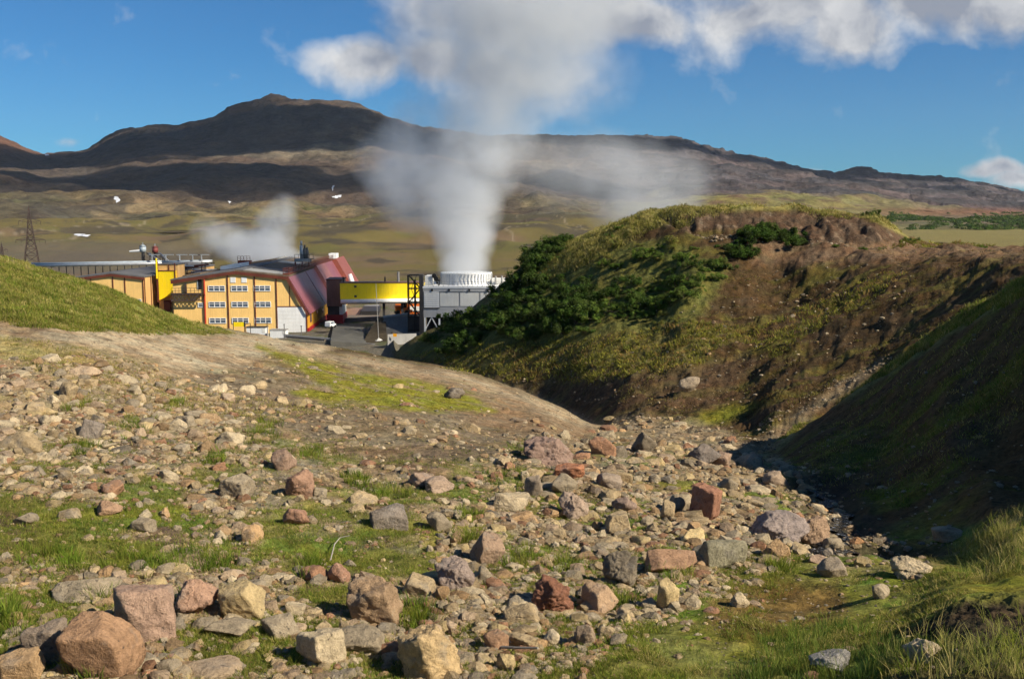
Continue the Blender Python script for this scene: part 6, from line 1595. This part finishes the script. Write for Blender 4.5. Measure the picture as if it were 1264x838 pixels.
# ------------------------------------------------------------------ camera, light, sky
cam = bpy.data.cameras.new('camera'); co = bpy.data.objects.new('camera', cam); COL.objects.link(co)
cam.sensor_width = 36.0; cam.lens = F / 1264.0 * 36.0; cam.clip_start = 0.1; cam.clip_end = 20000
co.location = (0, 0, 0); co.rotation_euler = (math.pi / 2 - PITCH, 0, 0)
scene.camera = co

SUN_AZ, SUN_EL = math.radians(119), math.radians(36)       # clockwise from the view direction
SDIR = Vector((math.sin(SUN_AZ) * math.cos(SUN_EL), math.cos(SUN_AZ) * math.cos(SUN_EL), math.sin(SUN_EL)))
sl = bpy.data.lights.new('sun', 'SUN'); sl.energy = 5.0; sl.angle = math.radians(0.55); sl.color = (1.0, 0.905, 0.745)
so = bpy.data.objects.new('sun', sl); COL.objects.link(so)
so.rotation_euler = (-SDIR).to_track_quat('-Z', 'Y').to_euler()

w = bpy.data.worlds.new('World'); scene.world = w; w.use_nodes = True
T = NT.__new__(NT); T.t = w.node_tree; T.t.nodes.clear()
outw = T.t.nodes.new('ShaderNodeOutputWorld')
sky = T.n('ShaderNodeTexSky', sky_type='NISHITA', sun_disc=False, sun_elevation=SUN_EL, sun_rotation=SUN_AZ, altitude=900.0, air_density=1.0, dust_density=0.35, ozone_density=2.5)
d = T.n('ShaderNodeTexCoord').outputs['Generated']
sp = T.n('ShaderNodeSeparateXYZ'); T.t.links.new(d, sp.inputs[0])
el = sp.outputs[2]
skyc = T.mix(1.0, sky.outputs[0], (0.33, 0.80, 1.18, 1), 'MULTIPLY')
# clouds placed by compass bearing and elevation
hy = T.math('MAXIMUM', sp.outputs[1], 0.08)
cu = T.math('DIVIDE', sp.outputs[0], hy); cv = T.math('DIVIDE', sp.outputs[2], hy)
cmb = T.n('ShaderNodeCombineXYZ'); T.put(cmb.inputs[0], cu); T.put(cmb.inputs[1], cv)
warp = T.n('ShaderNodeTexNoise'); warp.inputs['Scale'].default_value = 9.0; warp.inputs['Detail'].default_value = 4
T.t.links.new(cmb.outputs[0], warp.inputs['Vector'])
wv = T.vmath('SUBTRACT', warp.outputs['Color'], (0.5, 0.5, 0.5)); wv2 = T.vmath('SCALE', wv.outputs[0]); wv2.inputs['Scale'].default_value = 0.05
base = T.vmath('ADD', cmb.outputs[0], wv2.outputs[0]).outputs[0]
CL = [(450, 84, 70, 38, 1.05), (530, 78, 75, 46, 1.1), (600, 90, 80, 60, 0.9), (700, 100, 90, 50, 0.55), (640, 20, 190, 60, 1.0), (790, 28, 100, 38, 1.05), (930, 15, 130, 60, 1.0), (1045, 30, 85, 58, 1.1), (1000, -30, 220, 90, 1.15), (1150, 0, 120, 56, 1.1), (1240, -5, 90, 50, 1.05), (470, -60, 90, 70, 0.5), (700, -120, 400, 120, 0.9), (1232, 214, 48, 11, 1.0), (1255, 226, 40, 14, 1.0), (1005, 206, 18, 6, 0.7), (1052, 208, 14, 5, 0.6), (85, 176, 26, 10, 0.35), (1500, 150, 200, 40, 0.9), (-500, 120, 200, 40, 0.8), (2200, 60, 400, 70, 0.9)]
def cloud(vec):
    acc = None
    for (px, py, rx, ry, a) in CL:
        q, s = ray(px, py)
        v = T.vmath('SUBTRACT', vec, (float(q), float(s), 0)); v = T.vmath('MULTIPLY', v.outputs[0], (F / rx, F / ry, 0))
        ln = T.vmath('LENGTH', v.outputs[0]).outputs['Value']
        k = T.math('MULTIPLY', T.math('MAXIMUM', T.math('SUBTRACT', 1.25, ln), 0.0), a)
        acc = k if acc is None else T.math('MAXIMUM', acc, k)
    n = T.noise(vec, 11.0, 7, 0.58)
    return T.math('SUBTRACT', T.math('ADD', acc, T.math('MULTIPLY', T.math('SUBTRACT', n, 0.5), 1.9)), 0.26)
cd = cloud(base)
up = T.vmath('ADD', base, (0.022, 0.030, 0)).outputs[0]       # towards the sun
nl = T.math('SUBTRACT', T.noise(base, 11.0, 7, 0.58), T.noise(up, 11.0, 7, 0.58))
shade = T.math('ADD', T.mr(nl, -0.16, 0.16, 0.0, 1.0), T.mr(T.noise(base, 4.0, 3), 0.35, 0.65, -0.25, 0.25))
shade = T.math('SUBTRACT', shade, T.mr(cd, 0.35, 1.0, 0.0, 0.35), clamp=True)
alpha = T.mr(cd, -0.05, 0.6, 0.0, 1.0)
ccol = T.mix(shade, (3.9, 4.3, 5.2, 1), (10.0, 10.0, 10.0, 1))
fullc = T.mix(T.math('MULTIPLY', alpha, 0.97), skyc, ccol)
bg = T.n('ShaderNodeBackground'); T.put(bg.inputs[0], fullc); bg.inputs[1].default_value = 0.055
T.t.links.new(bg.outputs[0], outw.inputs[0])

vs = scene.view_settings
scene.display_settings.display_device = 'sRGB'
vs.view_transform = 'Standard'; vs.look = 'None'; vs.gamma = 1.0; vs.use_curve_mapping = False
vs.exposure = 0.5
cy = scene.cycles
cy.use_denoising = True
try: cy.denoiser = 'OPENIMAGEDENOISE'
except Exception: pass
cy.max_bounces = 6; cy.diffuse_bounces = 3; cy.glossy_bounces = 2; cy.transmission_bounces = 4; cy.volume_bounces = 4; cy.transparent_max_bounces = 8
cy.volume_step_rate = 0.3; cy.volume_max_steps = 200
cy.use_adaptive_sampling = True; cy.adaptive_threshold = 0.04
cy.sample_clamp_indirect = 6.0
scene.render.use_persistent_data = False
